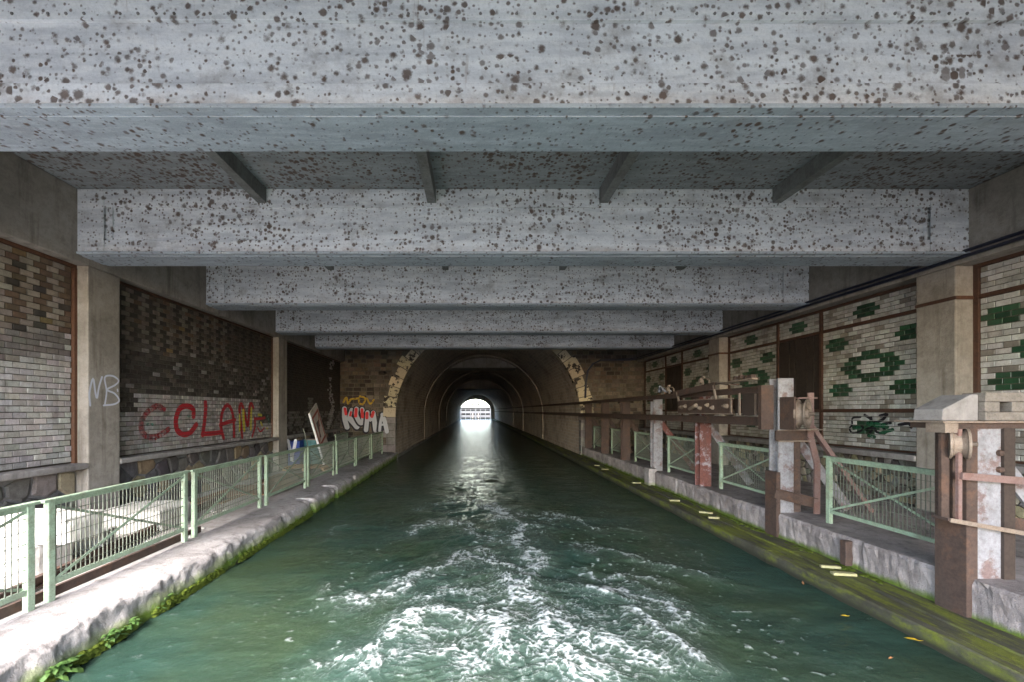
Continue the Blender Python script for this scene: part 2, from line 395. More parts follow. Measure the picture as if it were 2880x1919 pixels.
def lay(thing_o, name, fr, items, mat, depth, ch, limit=300):
    """items: (x, y, z, w, h, col): centre on the backing plane; the largest in view singly, the rest joined"""
    items = sorted(items, key=lambda t: -px_size(fr, t[:3], t[3], t[4]))
    off = root_off(thing_o); mb = MB()
    for i, (x, y, z, w_, h_, col) in enumerate(items):
        d = depth * random.choice((.8, .92, 1., 1., 1.1))
        if i < limit:
            o = bpy.data.objects.new(name, piece_mesh(name, fr, w_, h_, d, ch, mat)); C.objects.link(o)
            o.parent = thing_o; o.location = Vector((x, y, z)) - off; o.color = (*col, 1)
        else:
            vs, fs = piece_verts(w_, h_, d, ch)
            mb.add([(Vector(to_frame(fr, *p)) + Vector((x, y, z))) for p in vs], fs, col)
    if mb.v: mb.build(name + '_field', mat, thing_o, kind='stuff')
def courses(u0, u1, v0, v1, length, pitch, joint, vary=0.0):
    """running bond over a rectangle: yields (u, v, w, h, row)"""
    nrow = max(1, round((v1 - v0) / pitch)); ph = (v1 - v0) / nrow
    for r in range(nrow):
        v = v0 + (r + .5) * ph; u = u0 - (length * .5 if r % 2 else 0) - length * random.uniform(0, vary)
        while u < u1 - .02:
            L = length * (1 + random.uniform(-vary, vary)); a, b = max(u, u0), min(u + L, u1)
            if b - a > .035: yield ((a + b) / 2, v, round(b - a - joint, 2 if vary else 3), round(ph - joint, 3), r)
            u += L

# ------------------------------------------------------------------ crazy stone pieces (polygon cells)
def cells(u0, u1, v0, v1, size, aspect=1.0):
    nu, nv = max(1, round((u1 - u0) / (size))), max(1, round((v1 - v0) / (size * aspect)))
    du, dv = (u1 - u0) / nu, (v1 - v0) / nv
    P = {}
    for i in range(-1, nu + 1):
        for j in range(-1, nv + 1):
            P[i, j] = (u0 + (i + .5 + (.5 if j % 2 else 0) + random.uniform(-.34, .34)) * du, v0 + (j + .5 + random.uniform(-.34, .34)) * dv)
    for i in range(-1, nu + 1):
        for j in range(nv):
            c = P[i, j]; poly = [(u0, v0), (u1, v0), (u1, v1), (u0, v1)]
            for di in (-2, -1, 0, 1, 2):
                for dj in (-2, -1, 0, 1, 2):
                    q = P.get((i + di, j + dj))
                    if not q or (di == 0 and dj == 0): continue
                    nx, ny = q[0] - c[0], q[1] - c[1]; mx, my = (q[0] + c[0]) / 2, (q[1] + c[1]) / 2
                    out = []
                    for k in range(len(poly)):
                        a, b = poly[k], poly[(k + 1) % len(poly)]
                        sa = (a[0] - mx) * nx + (a[1] - my) * ny; sb = (b[0] - mx) * nx + (b[1] - my) * ny
                        if sa <= 0: out.append(a)
                        if sa * sb < 0:
                            t = sa / (sa - sb); out.append((a[0] + (b[0] - a[0]) * t, a[1] + (b[1] - a[1]) * t))
                    poly = out
                    if not poly: break
                if not poly: break
            if poly and len(poly) >= 3: yield poly
def stone_poly(poly, gap, depth):
    cx = sum(p[0] for p in poly) / len(poly); cy = sum(p[1] for p in poly) / len(poly)
    rad = sum(math.hypot(p[0] - cx, p[1] - cy) for p in poly) / len(poly)
    if rad < .03: return None
    n = len(poly); k1 = max(.3, 1 - gap / rad); k2 = k1 * .82
    ring = lambda k, d: [(cx + (p[0] - cx) * k, d, cy + (p[1] - cy) * k) for p in poly]
    vs = ring(k1, 0) + ring(k1, depth * .55) + ring(k2, depth) + [(cx, depth * 1.12, cy)]
    fs = []
    for r in (0, 1):
        for i in range(n): fs.append((r * n + i, r * n + (i + 1) % n, (r + 1) * n + (i + 1) % n, (r + 1) * n + i))
    for i in range(n): fs.append((2 * n + i, 2 * n + (i + 1) % n, 3 * n))
    return vs, fs, (cx, cy), rad
def plinth(th, fr, X, segs, v0, v1, size, aspect, gap, depth, cols, limit=300):
    lst = []
    for (y0, y1) in segs:
        for poly in cells(y0, y1, v0, v1, size, aspect):
            r = stone_poly(poly, gap, depth * random.uniform(.7, 1.25))
            if r: lst.append(r)
    lst.sort(key=lambda r: -px_size(fr, (X, r[2][0], r[2][1]), r[3], r[3]))
    mb = MB(); off = root_off(th)
    for i, (vs, fs, c, rad) in enumerate(lst):
        sgn = 1 if fr == 'L' else -1
        pv = [(X + sgn * d, u, v) for (u, d, v) in vs]
        if fr == 'L': fs = [tuple(reversed(q)) for q in fs]
        col = jit(random.choice(cols), .3)
        if i < limit:
            m1 = MB(); m1.add(pv, fs, col); m1.build('stone', 'stone', th)
        else: mb.add(pv, fs, col)
    if mb.v: mb.build('stone_field', 'stone', th, kind='stuff')

# ------------------------------------------------------------------ spray paint strokes
def stroke(pts, width, n=5):
    """smooth 2-D polyline to a ribbon outline with round ends; returns verts2d, faces"""
    P = [np.array(p, float) for p in pts]
    if len(P) > 2:                          # catmull-rom
        Q = [2 * P[0] - P[1]] + P + [2 * P[-1] - P[-2]]; S = []
        for i in range(1, len(Q) - 2):
            for t in np.linspace(0, 1, n, endpoint=False):
                a, b, c, d = Q[i - 1:i + 3]
                S.append(.5 * ((2 * b) + (-a + c) * t + (2 * a - 5 * b + 4 * c - d) * t * t + (-a + 3 * b - 3 * c + d) * t ** 3))
        S.append(P[-1]); P = S
    h = width / 2; vs = []; fs = []
    T = []
    for i in range(len(P)):
        d = P[min(i + 1, len(P) - 1)] - P[max(i - 1, 0)]; d = d / (np.linalg.norm(d) + 1e-9); T.append(d)
    # end caps: extra narrow sections
    secs = []
    for (o, k) in ((-1., .15), (-.85, .55), (-.5, .87)): secs.append((P[0] + T[0] * h * o, T[0], k))
    for p, d in zip(P, T): secs.append((p, d, 1.))
    for (o, k) in ((.5, .87), (.85, .55), (1., .15)): secs.append((P[-1] + T[-1] * h * o, T[-1], k))
    for p, d, k in secs:
        nn = np.array((-d[1], d[0])) * h * k; vs += [p + nn, p - nn]
    for i in range(len(secs) - 1): fs.append((2 * i, 2 * i + 1, 2 * i + 3, 2 * i + 2))
    return vs, fs
def graffiti(parent, name, mat, strokes, place, label=None):
    """strokes: (list of 2-D wall points in metres, width); place maps (u, v, layer) to 3-D; each stroke in its own thin layer"""
    mb = MB()
    for k, (pts, wd) in enumerate(strokes):
        vs, fs = stroke(pts, wd); mb.add([place(p[0], p[1], k) for p in vs], fs)
    return mb.build(name, mat, parent, label=label)

# ================================================================== SETTING
WL, WR = -6.80, 8.49          # brick panels left / right
PL, PR = -6.56, 8.14          # pillar and lintel faces
BAYS = [(.85, 7.08), (7.72, 13.93), (14.58, 21.0)]
ZP = 4.85                     # top of the panels
YT = 21.0                     # tunnel face
TCX, TCZ, TR = .65, 2.05, 4.65
QL = lambda y: .395 - .09 * max(0, min(1, (y - 4) / 17))          # left quay level
EX = lambda y: -3.72 - .22 * max(0, min(1, (y - 8) / 13)) ** 1.5  # left quay edge
QR = .575

# ---- water
ys = list(np.arange(-60, 0, 3.0)) + list(np.arange(0, 2.4, .2))
pxs = np.arange(960 * EYE / 2.4, 960 * EYE / 34., -1.25); ys += list(960 * EYE / pxs)
ys += list(np.arange(34.5, 60, .5)) + list(np.arange(60, 190, 3.))
ys = np.array(ys); xs = np.linspace(-4.6, 5.6, 900)
X, Y = np.meshgrid(xs, ys)
wx = fbm(X * .7, Y * .7, 3) * .55; wy = fbm(X * .7 + 40, Y * .7 - 13, 3) * .55
cx0 = .62
xr = X - cx0 + wx; yr = Y + .55 * np.abs(X - cx0) ** 1.25 + wy * 1.1       # arcs bend back towards the banks
near = sstep(13.5, 4.2, Y); band = sstep(3.9, 1.2, np.abs(X - cx0 - .12 * (8 - Y) * .2))
bandw = sstep(1.0, .0, np.abs(X - cx0) / (1.3 + .32 * np.clip(Y, 3, 12)))
rid = lambda a: 1 - np.abs(a) * 2.1
r1 = rid(fbm(xr * .55, yr * 1.15, 4)); r2 = rid(fbm(xr * 1.3 + 9, yr * 2.4 + 3, 4)); r3 = rid(fbm(X * 2.4 + wx * 2, Y * 3.0 + wy * 2, 4)); r4 = rid(fbm(X * 5.2 + wx * 3, Y * 6.4 - wy * 3, 3)); r5 = rid(fbm(X * 10.5 + wx * 5, Y * 13. + wy * 5, 2))
prop = np.exp(-((X - cx0 - .10 + .35 * fbm(X * 0 + 3.3, Y * .9, 3)) / .30) ** 2)
patch = sstep(-.30, .40, fbm(X * .55 + 7, Y * .5, 3) + .05)
near2 = sstep(6.4, 3.2, Y) * bandw
# crests of the wake as lines on the water
CREST = [([(560, 640), (700, 590), (840, 600), (960, 660), (1080, 700)], .10, .75), ([(760, 850), (870, 780), (960, 810), (1100, 860), (1200, 900)], .10, .9),
    ([(130, 1060), (240, 1080), (520, 1000), (640, 920), (760, 850)], .08, .8), ([(620, 1050), (760, 990), (900, 1000)], .10, .6),
    ([(290, 1370), (420, 1290), (560, 1200), (720, 1130), (860, 1170), (1050, 1180), (1110, 1270), (1130, 1380)], .12, 1.1),
    ([(1040, 490), (1120, 560), (1240, 640), (1250, 720), (1200, 780), (1290, 800), (1330, 880), (1180, 1000), (1300, 1040), (1350, 1150), (1400, 1300), (1450, 1480)], .11, 1.0),
    ([(1050, 940), (1150, 960), (1200, 1060), (1190, 1120)], .09, .9), ([(1600, 990), (1780, 990), (1900, 1050), (2080, 1110), (2160, 1190)], .10, .9), ([(1900, 1140), (2000, 1250), (2150, 1330), (2260, 1470)], .13, .9),
    ([(1180, 510), (1300, 550), (1500, 550), (1620, 610)], .10, .7), ([(1550, 740), (1700, 770), (1850, 810), (2100, 850), (2330, 900)], .07, .65), ([(1650, 890), (1720, 910), (1900, 930), (2010, 940)], .08, .6),
    ([(520, 510), (630, 490)], .08, .7), ([(820, 460), (960, 440), (1040, 470)], .09, .6), ([(620, 460), (700, 460)], .08, .6), ([(300, 1450), (500, 1400), (700, 1440), (850, 1400), (900, 1500)], .16, .75),
    ([(1480, 1200), (1600, 1300), (1800, 1350), (1950, 1440)], .14, .7), ([(0, 1480), (250, 1390)], .09, .6), ([(1700, 600), (1900, 640)], .07, .4), ([(300, 900), (450, 880), (560, 860)], .06, .5), ([(30, 990), (90, 950)], .06, .6),
    ([(0, 660), (120, 600)], .08, .5), ([(560, 1300), (700, 1260), (820, 1260)], .10, .5), ([(1500, 1440), (1640, 1500)], .15, .8), ([(1040, 400), (1110, 400)], .07, .6), ([(2230, 760), (2330, 800)], .06, .4)]
def on_water(x, y):
    px, py = src(900 + .4675 * x, 1200 + .4675 * y); Yd = EYE * F / (py - VY); return ((px - VX) * Yd / F, Yd)
sub = (Y[:, 0] > 3.0) & (Y[:, 0] < 19)
Xs, Ys = X[sub], Y[sub]; wsc = np.clip(Ys / 6., .6, 2.)
Xw = Xs + .34 * fbm(Xs * 1.5 + 3, Ys * 1.1, 4) * wsc; Yw = Ys + .40 * fbm(Xs * 1.4 - 8, Ys * 1.2 + 5, 4) * wsc
ev = np.zeros_like(Xs); gl = np.zeros_like(Xs)
for pts, wd, st in CREST:
    P = [on_water(*p) for p in pts]; dm = np.full_like(Xs, 1e9); dl = np.full_like(Xs, 1e9)
    for (ax, ay), (bx, by) in zip(P[:-1], P[1:]):
        vx, vy = bx - ax, by - ay; t = np.clip(((Xw - ax) * vx + (Yw - ay) * vy) / (vx * vx + vy * vy + 1e-9), 0, 1)
        dd = np.hypot(Xw - ax - t * vx, Yw - ay - t * vy); dm = np.minimum(dm, dd)
    wd = .85 * wd * np.clip(Ys / 5.5, .8, 2.2)
    ev = np.maximum(ev, st * np.exp(-(dm / wd) ** 2)); gl = np.maximum(gl, st * np.exp(-(dm / (wd * 4.2)) ** 2))
env = np.zeros_like(X); env[sub] = ev; glow = np.zeros_like(X); glow[sub] = gl
base_ = (.34 * near2 + .30 * sstep(.5, 1, r1) * near * bandw + .10 * near) * (.45 + .75 * patch)
lace = .34 * sstep(.60, 1., r3) + .46 * sstep(.56, 1., r4) + .42 * sstep(.50, 1., r5)
fine = sstep(.62, 1., r5) * (.35 + .65 * sstep(.2, .9, r3))
foam = env * (.14 + .70 * lace) + (.60 * glow + base_) * lace * .52 + .34 * fine * sstep(15, 5, Y) * (.12 + .75 * bandw) * (.25 + patch)
spk = sstep(.30, .58, fbm(X * 7.5, Y * 11., 2)) * sstep(-.05, .42, fbm(X * .8 + 31, Y * .7, 3) + .20)
foam += .60 * spk * sstep(19, 8, Y) * (.35 + .65 * band)
aer = np.clip(glow * .8 + base_ * .9, 0, 1)
foam = np.clip(foam * sstep(21, 12, Y), 0, 1.1)
side = sstep(0, .6, X - (-3.72)) * sstep(0, .5, 4.58 - X)
hgt = .06 * glow * near + near * bandw * (.055 * fbm(xr * .6, yr * 1.1, 3) + .035 * r1 * (r1 > 0) + .02 * r2) + near2 * .012 * r3
hgt += .022 * sstep(26, 6, Y) * fbm(X * 1.1 + wx, Y * 1.4, 4) + .010 * sstep(16, 5, Y) * fbm(X * 2.6 - wy, Y * 3.4 + wx, 4) + .006 * fbm(X * .9, Y * 2.2, 3) + .018 * np.clip(foam, 0, 1) * near
hgt = np.where(Y < 2, 0, hgt)
nr, nc = X.shape
co = np.stack([X, Y, hgt], -1).reshape(-1, 3).astype(np.float32)
idx = np.arange(nr * nc).reshape(nr, nc)
fq = np.stack([idx[:-1, :-1], idx[:-1, 1:], idx[1:, 1:], idx[1:, :-1]], -1).reshape(-1, 4)
me = bpy.data.meshes.new('canal_water')
me.vertices.add(len(co)); me.vertices.foreach_set('co', co.ravel())
me.loops.add(fq.size); me.loops.foreach_set('vertex_index', fq.ravel().astype(np.int32))
me.polygons.add(len(fq)); me.polygons.foreach_set('loop_start', np.arange(0, fq.size, 4, dtype=np.int32))
me.polygons.foreach_set('loop_total', np.full(len(fq), 4, np.int32)); me.polygons.foreach_set('use_smooth', np.ones(len(fq), bool))
me.update(calc_edges=True)
a = me.attributes.new('foam', 'FLOAT', 'POINT'); a.data.foreach_set('value', foam.ravel().astype(np.float32))
a = me.attributes.new('air', 'FLOAT', 'POINT'); a.data.foreach_set('value', aer.ravel().astype(np.float32))
me.materials.append(MT['water']); wob = bpy.data.objects.new('canal_water', me); C.objects.link(wob); struct(wob)

# ---- left quay: coping swept along the canal with worn edge and two joints
def sweep_quay(name, prof, ys, mat, notch=(), amp=.02, parent=None):
    G = np.array([prof(y) for y in ys]); n = G.shape[1]; yv = np.array(ys)[:, None] + 0 * G[:, :, 0]; fs = []
    sarc = np.cumsum(np.hypot(np.diff(G[:, :, 0], axis=1, prepend=G[:, :1, 0]), np.diff(G[:, :, 1], axis=1, prepend=G[:, :1, 1])), axis=1)
    wgt = G[:, :, 2]; cut = np.zeros_like(yv)
    for (a, b) in notch: cut += (yv > a) & (yv < b)
    dent = np.clip(fbm(yv * 1.1 + 5, sarc * 1.6, 3) - .10, 0, 1) * 2.4
    dx = wgt * amp * (fbm(yv * 2.6, sarc * 3.2, 6, gain=.62) * 1.5 + dent); dz = wgt * amp * (fbm(yv * 2.1 + 31, sarc * 2.4, 6, gain=.62) * .8 - .5 * dent)
    dz += amp * .25 * fbm(yv * 5, sarc * 5 + 9, 4, gain=.7) * (wgt > .1)
    xx = G[:, :, 0] - dx - .34 * wgt * cut; zz = G[:, :, 1] + dz
    vs = [tuple(p) for p in np.stack([xx, yv, zz], -1).reshape(-1, 3).tolist()]; ys = list(ys)
    for i in range(len(ys) - 1):
        for k in range(n - 1): fs.append((i * n + k, i * n + k + 1, (i + 1) * n + k + 1, (i + 1) * n + k))
    mb = MB(); mb.add(vs, fs); return mb.build(name, mat, parent, smooth=True)
def prof_l(y):
    e, q = EX(y), QL(y)
    kp = [(-4.42, q, 0), (-4.2, q, .25), (e - .30, q, .4), (e - .16, q - .003, .7), (e - .08, q - .012, 1), (e - .03, q - .035, 1), (e, q - .08, 1), (e + .012, q - .16, 1), (e + .02, q - .26, .8), (e + .015, q - .36, .5), (e + .01, -.6, 0)]
    out = []
    for (p, r_) in zip(kp[:-1], kp[1:]): out += [tuple(p[j] + (r_[j] - p[j]) * t for j in range(3)) for t in (0, .33, .66)]
    return out + [kp[-1]]
qy = [-60, -20, -6, 0] + list(np.arange(1., 3., .2)) + list(np.arange(3., 12.0, .025)) + list(np.arange(12., 21., .06)) + [21.3]
struct(sweep_quay('quay_left', prof_l, qy, 'quay', ((9.5, 9.72), (11.1, 11.4)), .03))
mb = MB()
for a, b in ((-3, 4), (4, 21.4)): mb.add([(-8, a, QL(a) - .002), (-4.40, a, QL(a) - .002), (-4.40, b, QL(b) - .002), (-8, b, QL(b) - .002)], [(0, 1, 2, 3)])
struct(mb.build('paving_left', 'paving'))
for nm, xa, xb, zz in (('ground_left', -120, -4.42, .388), ('ground_right', 5.72, 120, .57)):
    gm = MB(); gm.add([(xa, -160, zz), (xb, -160, zz), (xb, -3, zz), (xa, -3, zz)], [(0, 1, 2, 3)]); struct(gm.build(nm, 'cobble'))
# ---- right quay wall and paving
def prof_r(y):
    return [(5.34, -.6, 0), (5.34, .16, .3), (5.345, .30, .8), (5.335, .42, .8), (5.34, .52, 1), (5.365, .568, .7), (5.42, QR, .2), (5.7, QR, 0), (9.2, QR, 0)]
vs = []; fs = []; ys2 = [-60, -6, 0.4] + list(np.arange(1.5, 21.1, .05)); n_ = 9
for y in ys2:
    for k, (x, z, wg) in enumerate(prof_r(y)):
        dx = wg * .03 * float(fbm(np.array(y * 2.9 + k * .5), np.array(z * 4.), 6, 2.03, .65)) * 1.6
        if abs((y - 4.52 + 2.62 * 5) % 2.62 - 1.31) < .05: dx += .03 * wg
        vs.append((x + dx, y, z))
for i in range(len(ys2) - 1):
    for k in range(n_ - 1): fs.append((i * n_ + k, (i + 1) * n_ + k, (i + 1) * n_ + k + 1, i * n_ + k + 1))
mb = MB(); mb.add(vs, fs); struct(mb.build('quay_right', 'quay_r'))
# concrete pilasters in the quay wall under the posts
POSTS = [4.52, 7.4, 9.98, 12.58, 15.2, 17.6, 20.2]
for yp in (12.42,):
    mb = MB(); mb.box(5.16, 5.40, yp, yp + .34, .12, .66)
    tag(mb.build('concrete_pilaster', 'quay', bevel=.02), 'short pale concrete pilaster on the canal face of the quay wall below the gantry', 'pilaster')

# ---- mossy timber ledge on the right, in lengths
ledge = thing('timber_ledge', 'low mossy green timber ledge along the foot of the right quay wall', 'ledge', (4.95, 10, 0))
cuts = [-8, 2.6, 6.6, 10.4, 14.3, 18.2, 22.2, 30, 45, 70, 113.8]
for a, b in zip(cuts[:-1], cuts[1:]):
    for (x0, x1, zt) in ((4.58, 4.72, .165), (4.728, 4.96, .150), (4.968, 5.36, .158)):
        mb = MB(); ns = max(2, int(min(b, 24) - a) * 3); vv = []; ff = []
        for i in range(ns + 1):
            y = a + .008 + (b - a - .016) * i / ns
            j = .018 * float(fbm(np.array(y * 1.3), np.array(x0 * 3), 3)); jz = .012 * float(fbm(np.array(y * 1.1 + 9), np.array(x0 * 3), 3))
            vv += [(x0 + j, y, -.4), (x0 + j, y, zt - .02 + jz), (x0 + .02 + j, y, zt + jz), (x1 - .01, y, zt + jz), (x1, y, zt - .02 + jz), (x1, y, -.4)]
        for i in range(ns):
            for k in range(5): ff.append((i * 6 + k, i * 6 + k + 1, (i + 1) * 6 + k + 1, (i + 1) * 6 + k))
        ff += [(5, 4, 3, 2, 1, 0), tuple(ns * 6 + k for k in range(6))]
        mb.add(vv, [tuple(reversed(q)) for q in ff]); mb.build('plank', 'ledge', ledge)

# ---- bridge
bridge = thing('steel_bridge', 'grey painted steel girder bridge with rust spotted beams spanning the canal', 'bridge', (0.8, 10, 4.97))
ZB, ZD = 4.97, 6.05
GY = [3.56, 6.87, 10.17, 13.72, 17.08]
for gi, y in enumerate(GY):
    xl, xr_ = PL - .3, PR + .3
    g = MB().box(xl, xr_, y + .075, y + .535, ZB + .038, ZD).build('girder', 'steel', bridge)
    MB().box(xl, xr_, y, y + .61, ZB, ZB + .036).build('flange', 'flange', g, bevel=.004)
    MB().box(xl, xr_, y + .18, y + .205, ZB - .018, ZB - .001).build('flange_rib', 'flange', g) if False else None
    MB().box(xl, xr_, y + .10, y + .51, ZB - .012, ZB - .002).build('cover_plate', 'flange', g)
    for yy0, yy1 in ((y + .035, y + .073), (y + .537, y + .575)):
        MB().box(xl, xr_, yy0, yy1, ZB + .038, ZB + .235).build('lower_angle', 'steel', g, bevel=.004)
        MB().box(xl, xr_, yy0, yy1, ZD - .30, ZD - .002).build('upper_angle', 'steel', g, bevel=.004)
    for (a, b) in ((PL - .28, -6.13), (7.52, PR + .28)):
        MB().box(a, b, y + .020, y + .034, ZB + .05, ZD - .01).build('end_plate', 'steel', g, bevel=.003)
    for xx in (-6.05, 7.20, 7.42):
        MB().box(xx, xx + .05, y + .036, y + .0742, ZB + .237, ZD - .302).build('stiffener', 'steel', g)
    rv = MB()
    MB().box(-6.05, 7.50, y + .060, y + .0735, ZB + .237, ZB + .50).build('web_plate', 'steel', g)
    for zz, yo in ((ZD - .10, y + .035), (ZD - .25, y + .035)):
        x = -6.0
        while x < 7.1:
            rv.lathe((x, yo, zz), (0, -1, 0), [(0, .014), (.008, .012), (.011, .003)], 6); x += .155 * random.choice((1, 1, 1, 2))
    rv.build('rivets', 'rivet', g, kind='stuff')
# deck: unseen open end behind the camera skewed to shade water and right quay
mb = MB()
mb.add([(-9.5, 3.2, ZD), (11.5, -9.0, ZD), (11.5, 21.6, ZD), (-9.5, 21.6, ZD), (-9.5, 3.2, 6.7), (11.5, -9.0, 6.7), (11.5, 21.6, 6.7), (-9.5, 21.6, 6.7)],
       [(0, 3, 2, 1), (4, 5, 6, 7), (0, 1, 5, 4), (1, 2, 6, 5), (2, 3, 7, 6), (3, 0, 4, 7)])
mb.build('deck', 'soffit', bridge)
MB().bar((-9.4, 3.4, 5.60), (11.4, -8.7, 5.60), .5, 1.26).build('light_block_girder', 'steel', bridge)  # unseen girder added to block low sky and limit the sun patch
ends = [(-1, 3.592)] + [(a + .578, b + .032) for a, b in zip(GY[:-1], GY[1:])] + [(GY[-1] + .578, 20.95)]
for (a, b) in ends:
    for xx in (-3.52, -.72, 2.12, 4.98):
        if a < 0: continue
        a2 = a
        MB().box(xx - .07, xx + .07, a2, b, ZD - .235, ZD + .01).build('joist', 'joist', bridge)

# ---- walls: concrete frame, brick panels, stone plinth
def wall_frame(th, fr):
    W, P = (WL, PL) if fr == 'L' else (WR, PR)
    s = -1 if fr == 'L' else 1
    MB().box(W - s * .0, W + s * 2.6, 1.9 if fr == 'L' else -6.5, 21.5, -.8, 6.05 - .01).build('backing', 'mortar' if fr == 'L' else 'mortar_light', th)
    MB().box(P, W - s * .001, 2.0 if fr == 'L' else -5., 21.0, ZP, 6.045).build('lintel', 'pillar', th, bevel=.015)
    zf = .28 if fr == 'L' else QR - .02
    for (a, b) in ((2.0, 2.6), (7.08, 7.72), (13.95, 14.58)):
        MB().box(P, W - s * .001, a, b, zf, ZP - .003).build('pillar', 'pillar', th, bevel=.02)

left = thing('brick_wall', 'concrete framed wall of sooty brown and whitish brick panels with red graffiti letters', 'wall', (-7.2, 10, .3))
wall_frame(left, 'L')
ZS = 1.50; PITCH_L = (ZP - .06 - (ZS + .02)) / 35; BLL = .195
def left_col(y, z, row=0):
    h = (z - ZS) / (ZP - ZS)
    wob = float(fbm(np.array(y * .6), np.array(z * .8), 3))
    pale = (.33, .30, .285); brown = (.12, .082, .056); dark = (.055, .046, .04); ochre = (.20, .14, .07)
    if y < 7.2:
        if h > .63 + wob * .12:
            ck = (int(math.floor(y / BLL + row * .5)) + row // 2) % 2; r = random.random(); c = (brown if r < .72 else ochre if r < .86 else dark) if ck else lerp3((.21, .175, .145), (.29, .25, .21), r)
        elif h > .47 + wob * .1 and y < 6.95: c = lerp3((.16, .135, .125), pale, random.random() * .5)
        else: c = lerp3((.36, .33, .315), (.46, .435, .42), random.random())
    elif y < 14.2:
        lim = .36 + .05 * wob - (.22 if y > 13.1 else 0) - (.12 if y < 8.35 else 0)
        if h < lim: c = lerp3((.28, .25, .235), (.36, .335, .32), random.random())
        elif h > .66 + .2 * wob:
            ck = (int(math.floor(y / BLL + row * .5)) + row // 2) % 2; r = random.random(); c = (dark if r < .8 else brown) if ck else ((.13, .108, .088) if r < .6 else (.17, .145, .12) if r < .95 else ochre)
            if y > 11.5: c = lerp3(c, dark, .6)
        else:
            r = random.random(); c = dark if r < .55 else (.095, .08, .068) if r < .94 else (.22, .20, .185)
    else:
        r = random.random(); c = dark if r < .7 else (.06, .048, .04)
        if h < .26 and random.random() < .6: c = (.16, .145, .13)
        st = 19.6 + .25 * math.sin(z * 3)
        if abs(y - st) < .28 and wob > -.35 and random.random() < .75: c = (.36, .34, .325)
        if 17.0 < y < 17.5 and h < .42: c = (.20, .185, .165)
    return jit(c, .2)
items = []
for (a, b) in ((3.2, BAYS[0][1] - .06), (BAYS[1][0], BAYS[1][1]), (BAYS[2][0], 20.98)):
    for (u, v, w_, h_, r) in courses(a, b, ZS + .02, ZP - .06, BLL, PITCH_L, .012):
        items.append((WL, u, v, w_, h_, left_col(u, v, r)))
lay(left, 'brick', 'L', items, 'brick', .022, .005)
for (a, b) in ((1.0, 7.08), (7.72, 13.95), (14.58, 21.0)):
    MB().box(WL, PL + .02, a, b - .003, ZS - .10, ZS).build('sill', 'sill', left, bevel=.02)
    MB().box(WL + .0, WL + .05, a, b, ZP - .055, ZP - .004).build('top_strip', 'rust_iron' if a < 2 else 'brown_iron', left)
MB().box(WL + .0, WL + .06, 7.025, 7.078, ZS, ZP - .06).build('corner_strip', 'rust_iron', left)
MB().box(WL + .0, WL + .05, 13.90, 13.945, ZS, ZP - .06).build('corner_strip', 'rust_iron', left)
for (a, b) in ((3.2, 7.07), (7.73, 13.94), (14.6, 20.98)): MB().box(WL + .001, WL + .022, a, b, .2, ZS - .102).build('plinth_mortar', 'plinthm', left)
plinth(left, 'L', WL + .021, [(3.2, 7.07), (7.73, 13.94), (14.6, 20.98)], .26, ZS - .10, .36, .95, .026, .045,
       [(.17, .155, .15), (.13, .12, .118), (.20, .18, .165), (.10, .092, .09), (.30, .235, .155)])

right = thing('brick_wall', 'concrete framed wall of white glazed bricks with green diamond motifs', 'wall', (9.0, 10, .5))
wall_frame(right, 'R')
ZS2 = 1.56; Z3, Z2, Z1 = 2.385, 4.30, ZP - .06
def bay_layout(bi):
    y0 = 7.72 + (bi - 1) * 6.87
    return y0, y0 + 2.49, y0 + 3.95, y0 + 6.23
PR_H = .0955; BL = .208
motifs = []
for bi in (0, 1, 2):
    y0, ya, yb, y1 = bay_layout(bi)
    for c in (y0 + 1.25, (yb + y1) / 2):
        motifs += [(c, 4.585, 's'), (c - .75, 3.91, 's'), (c + .75, 3.91, 's'), (c - .75, 2.85, 's'), (c + .75, 2.85, 's'), (c, 3.39, 'd'), (c, 1.98, 's')]
    motifs.append(((ya + yb) / 2, 4.585, 's'))
def motif_hit(y, z, a, v0, ph):
    row = int((z - v0) / ph)
    for (cy, cz, k) in motifs:
        mr = int((cz - v0) // ph); r = abs(row - mr)
        if r > 3 or abs(y - cy) > 1.2: continue
        off = 0 if mr % 2 else .5                       # centre the motif on a brick of its middle course
        cy2 = a + (round((cy - a) / BL - off) + off) * BL; du = abs(y - cy2) / BL
        if k == 's' and ((r == 0 and du < 1.25) or (r == 1 and du < .75)): return True
        if k == 'd' and ((r == 0 and 1.75 < du < 3.25) or (r == 1 and 1.25 < du < 2.75) or (r == 2 and du < 2.25) or (r == 3 and du < .75)): return True
    return False
items = []
def r_fill(a, b, v0, v1):
    ph = (v1 - v0) / max(1, round((v1 - v0) / PR_H))
    for (u, v, w_, h_, r) in courses(a, b, v0, v1, BL, PR_H, .012):
        if motif_hit(u, v, a, v0, ph): c = jit((.020, .072, .034), .4)
        else:
            t = random.random(); c = lerp3((.40, .385, .36), (.58, .57, .55), t)
            if random.random() < .16: c = (.24, .215, .185)
            if u > 9.5: c = lerp3(c, (.34, .31, .24), .35)
            c = jit(c, .1)
        items.append((WR, u, v, w_, h_, c))
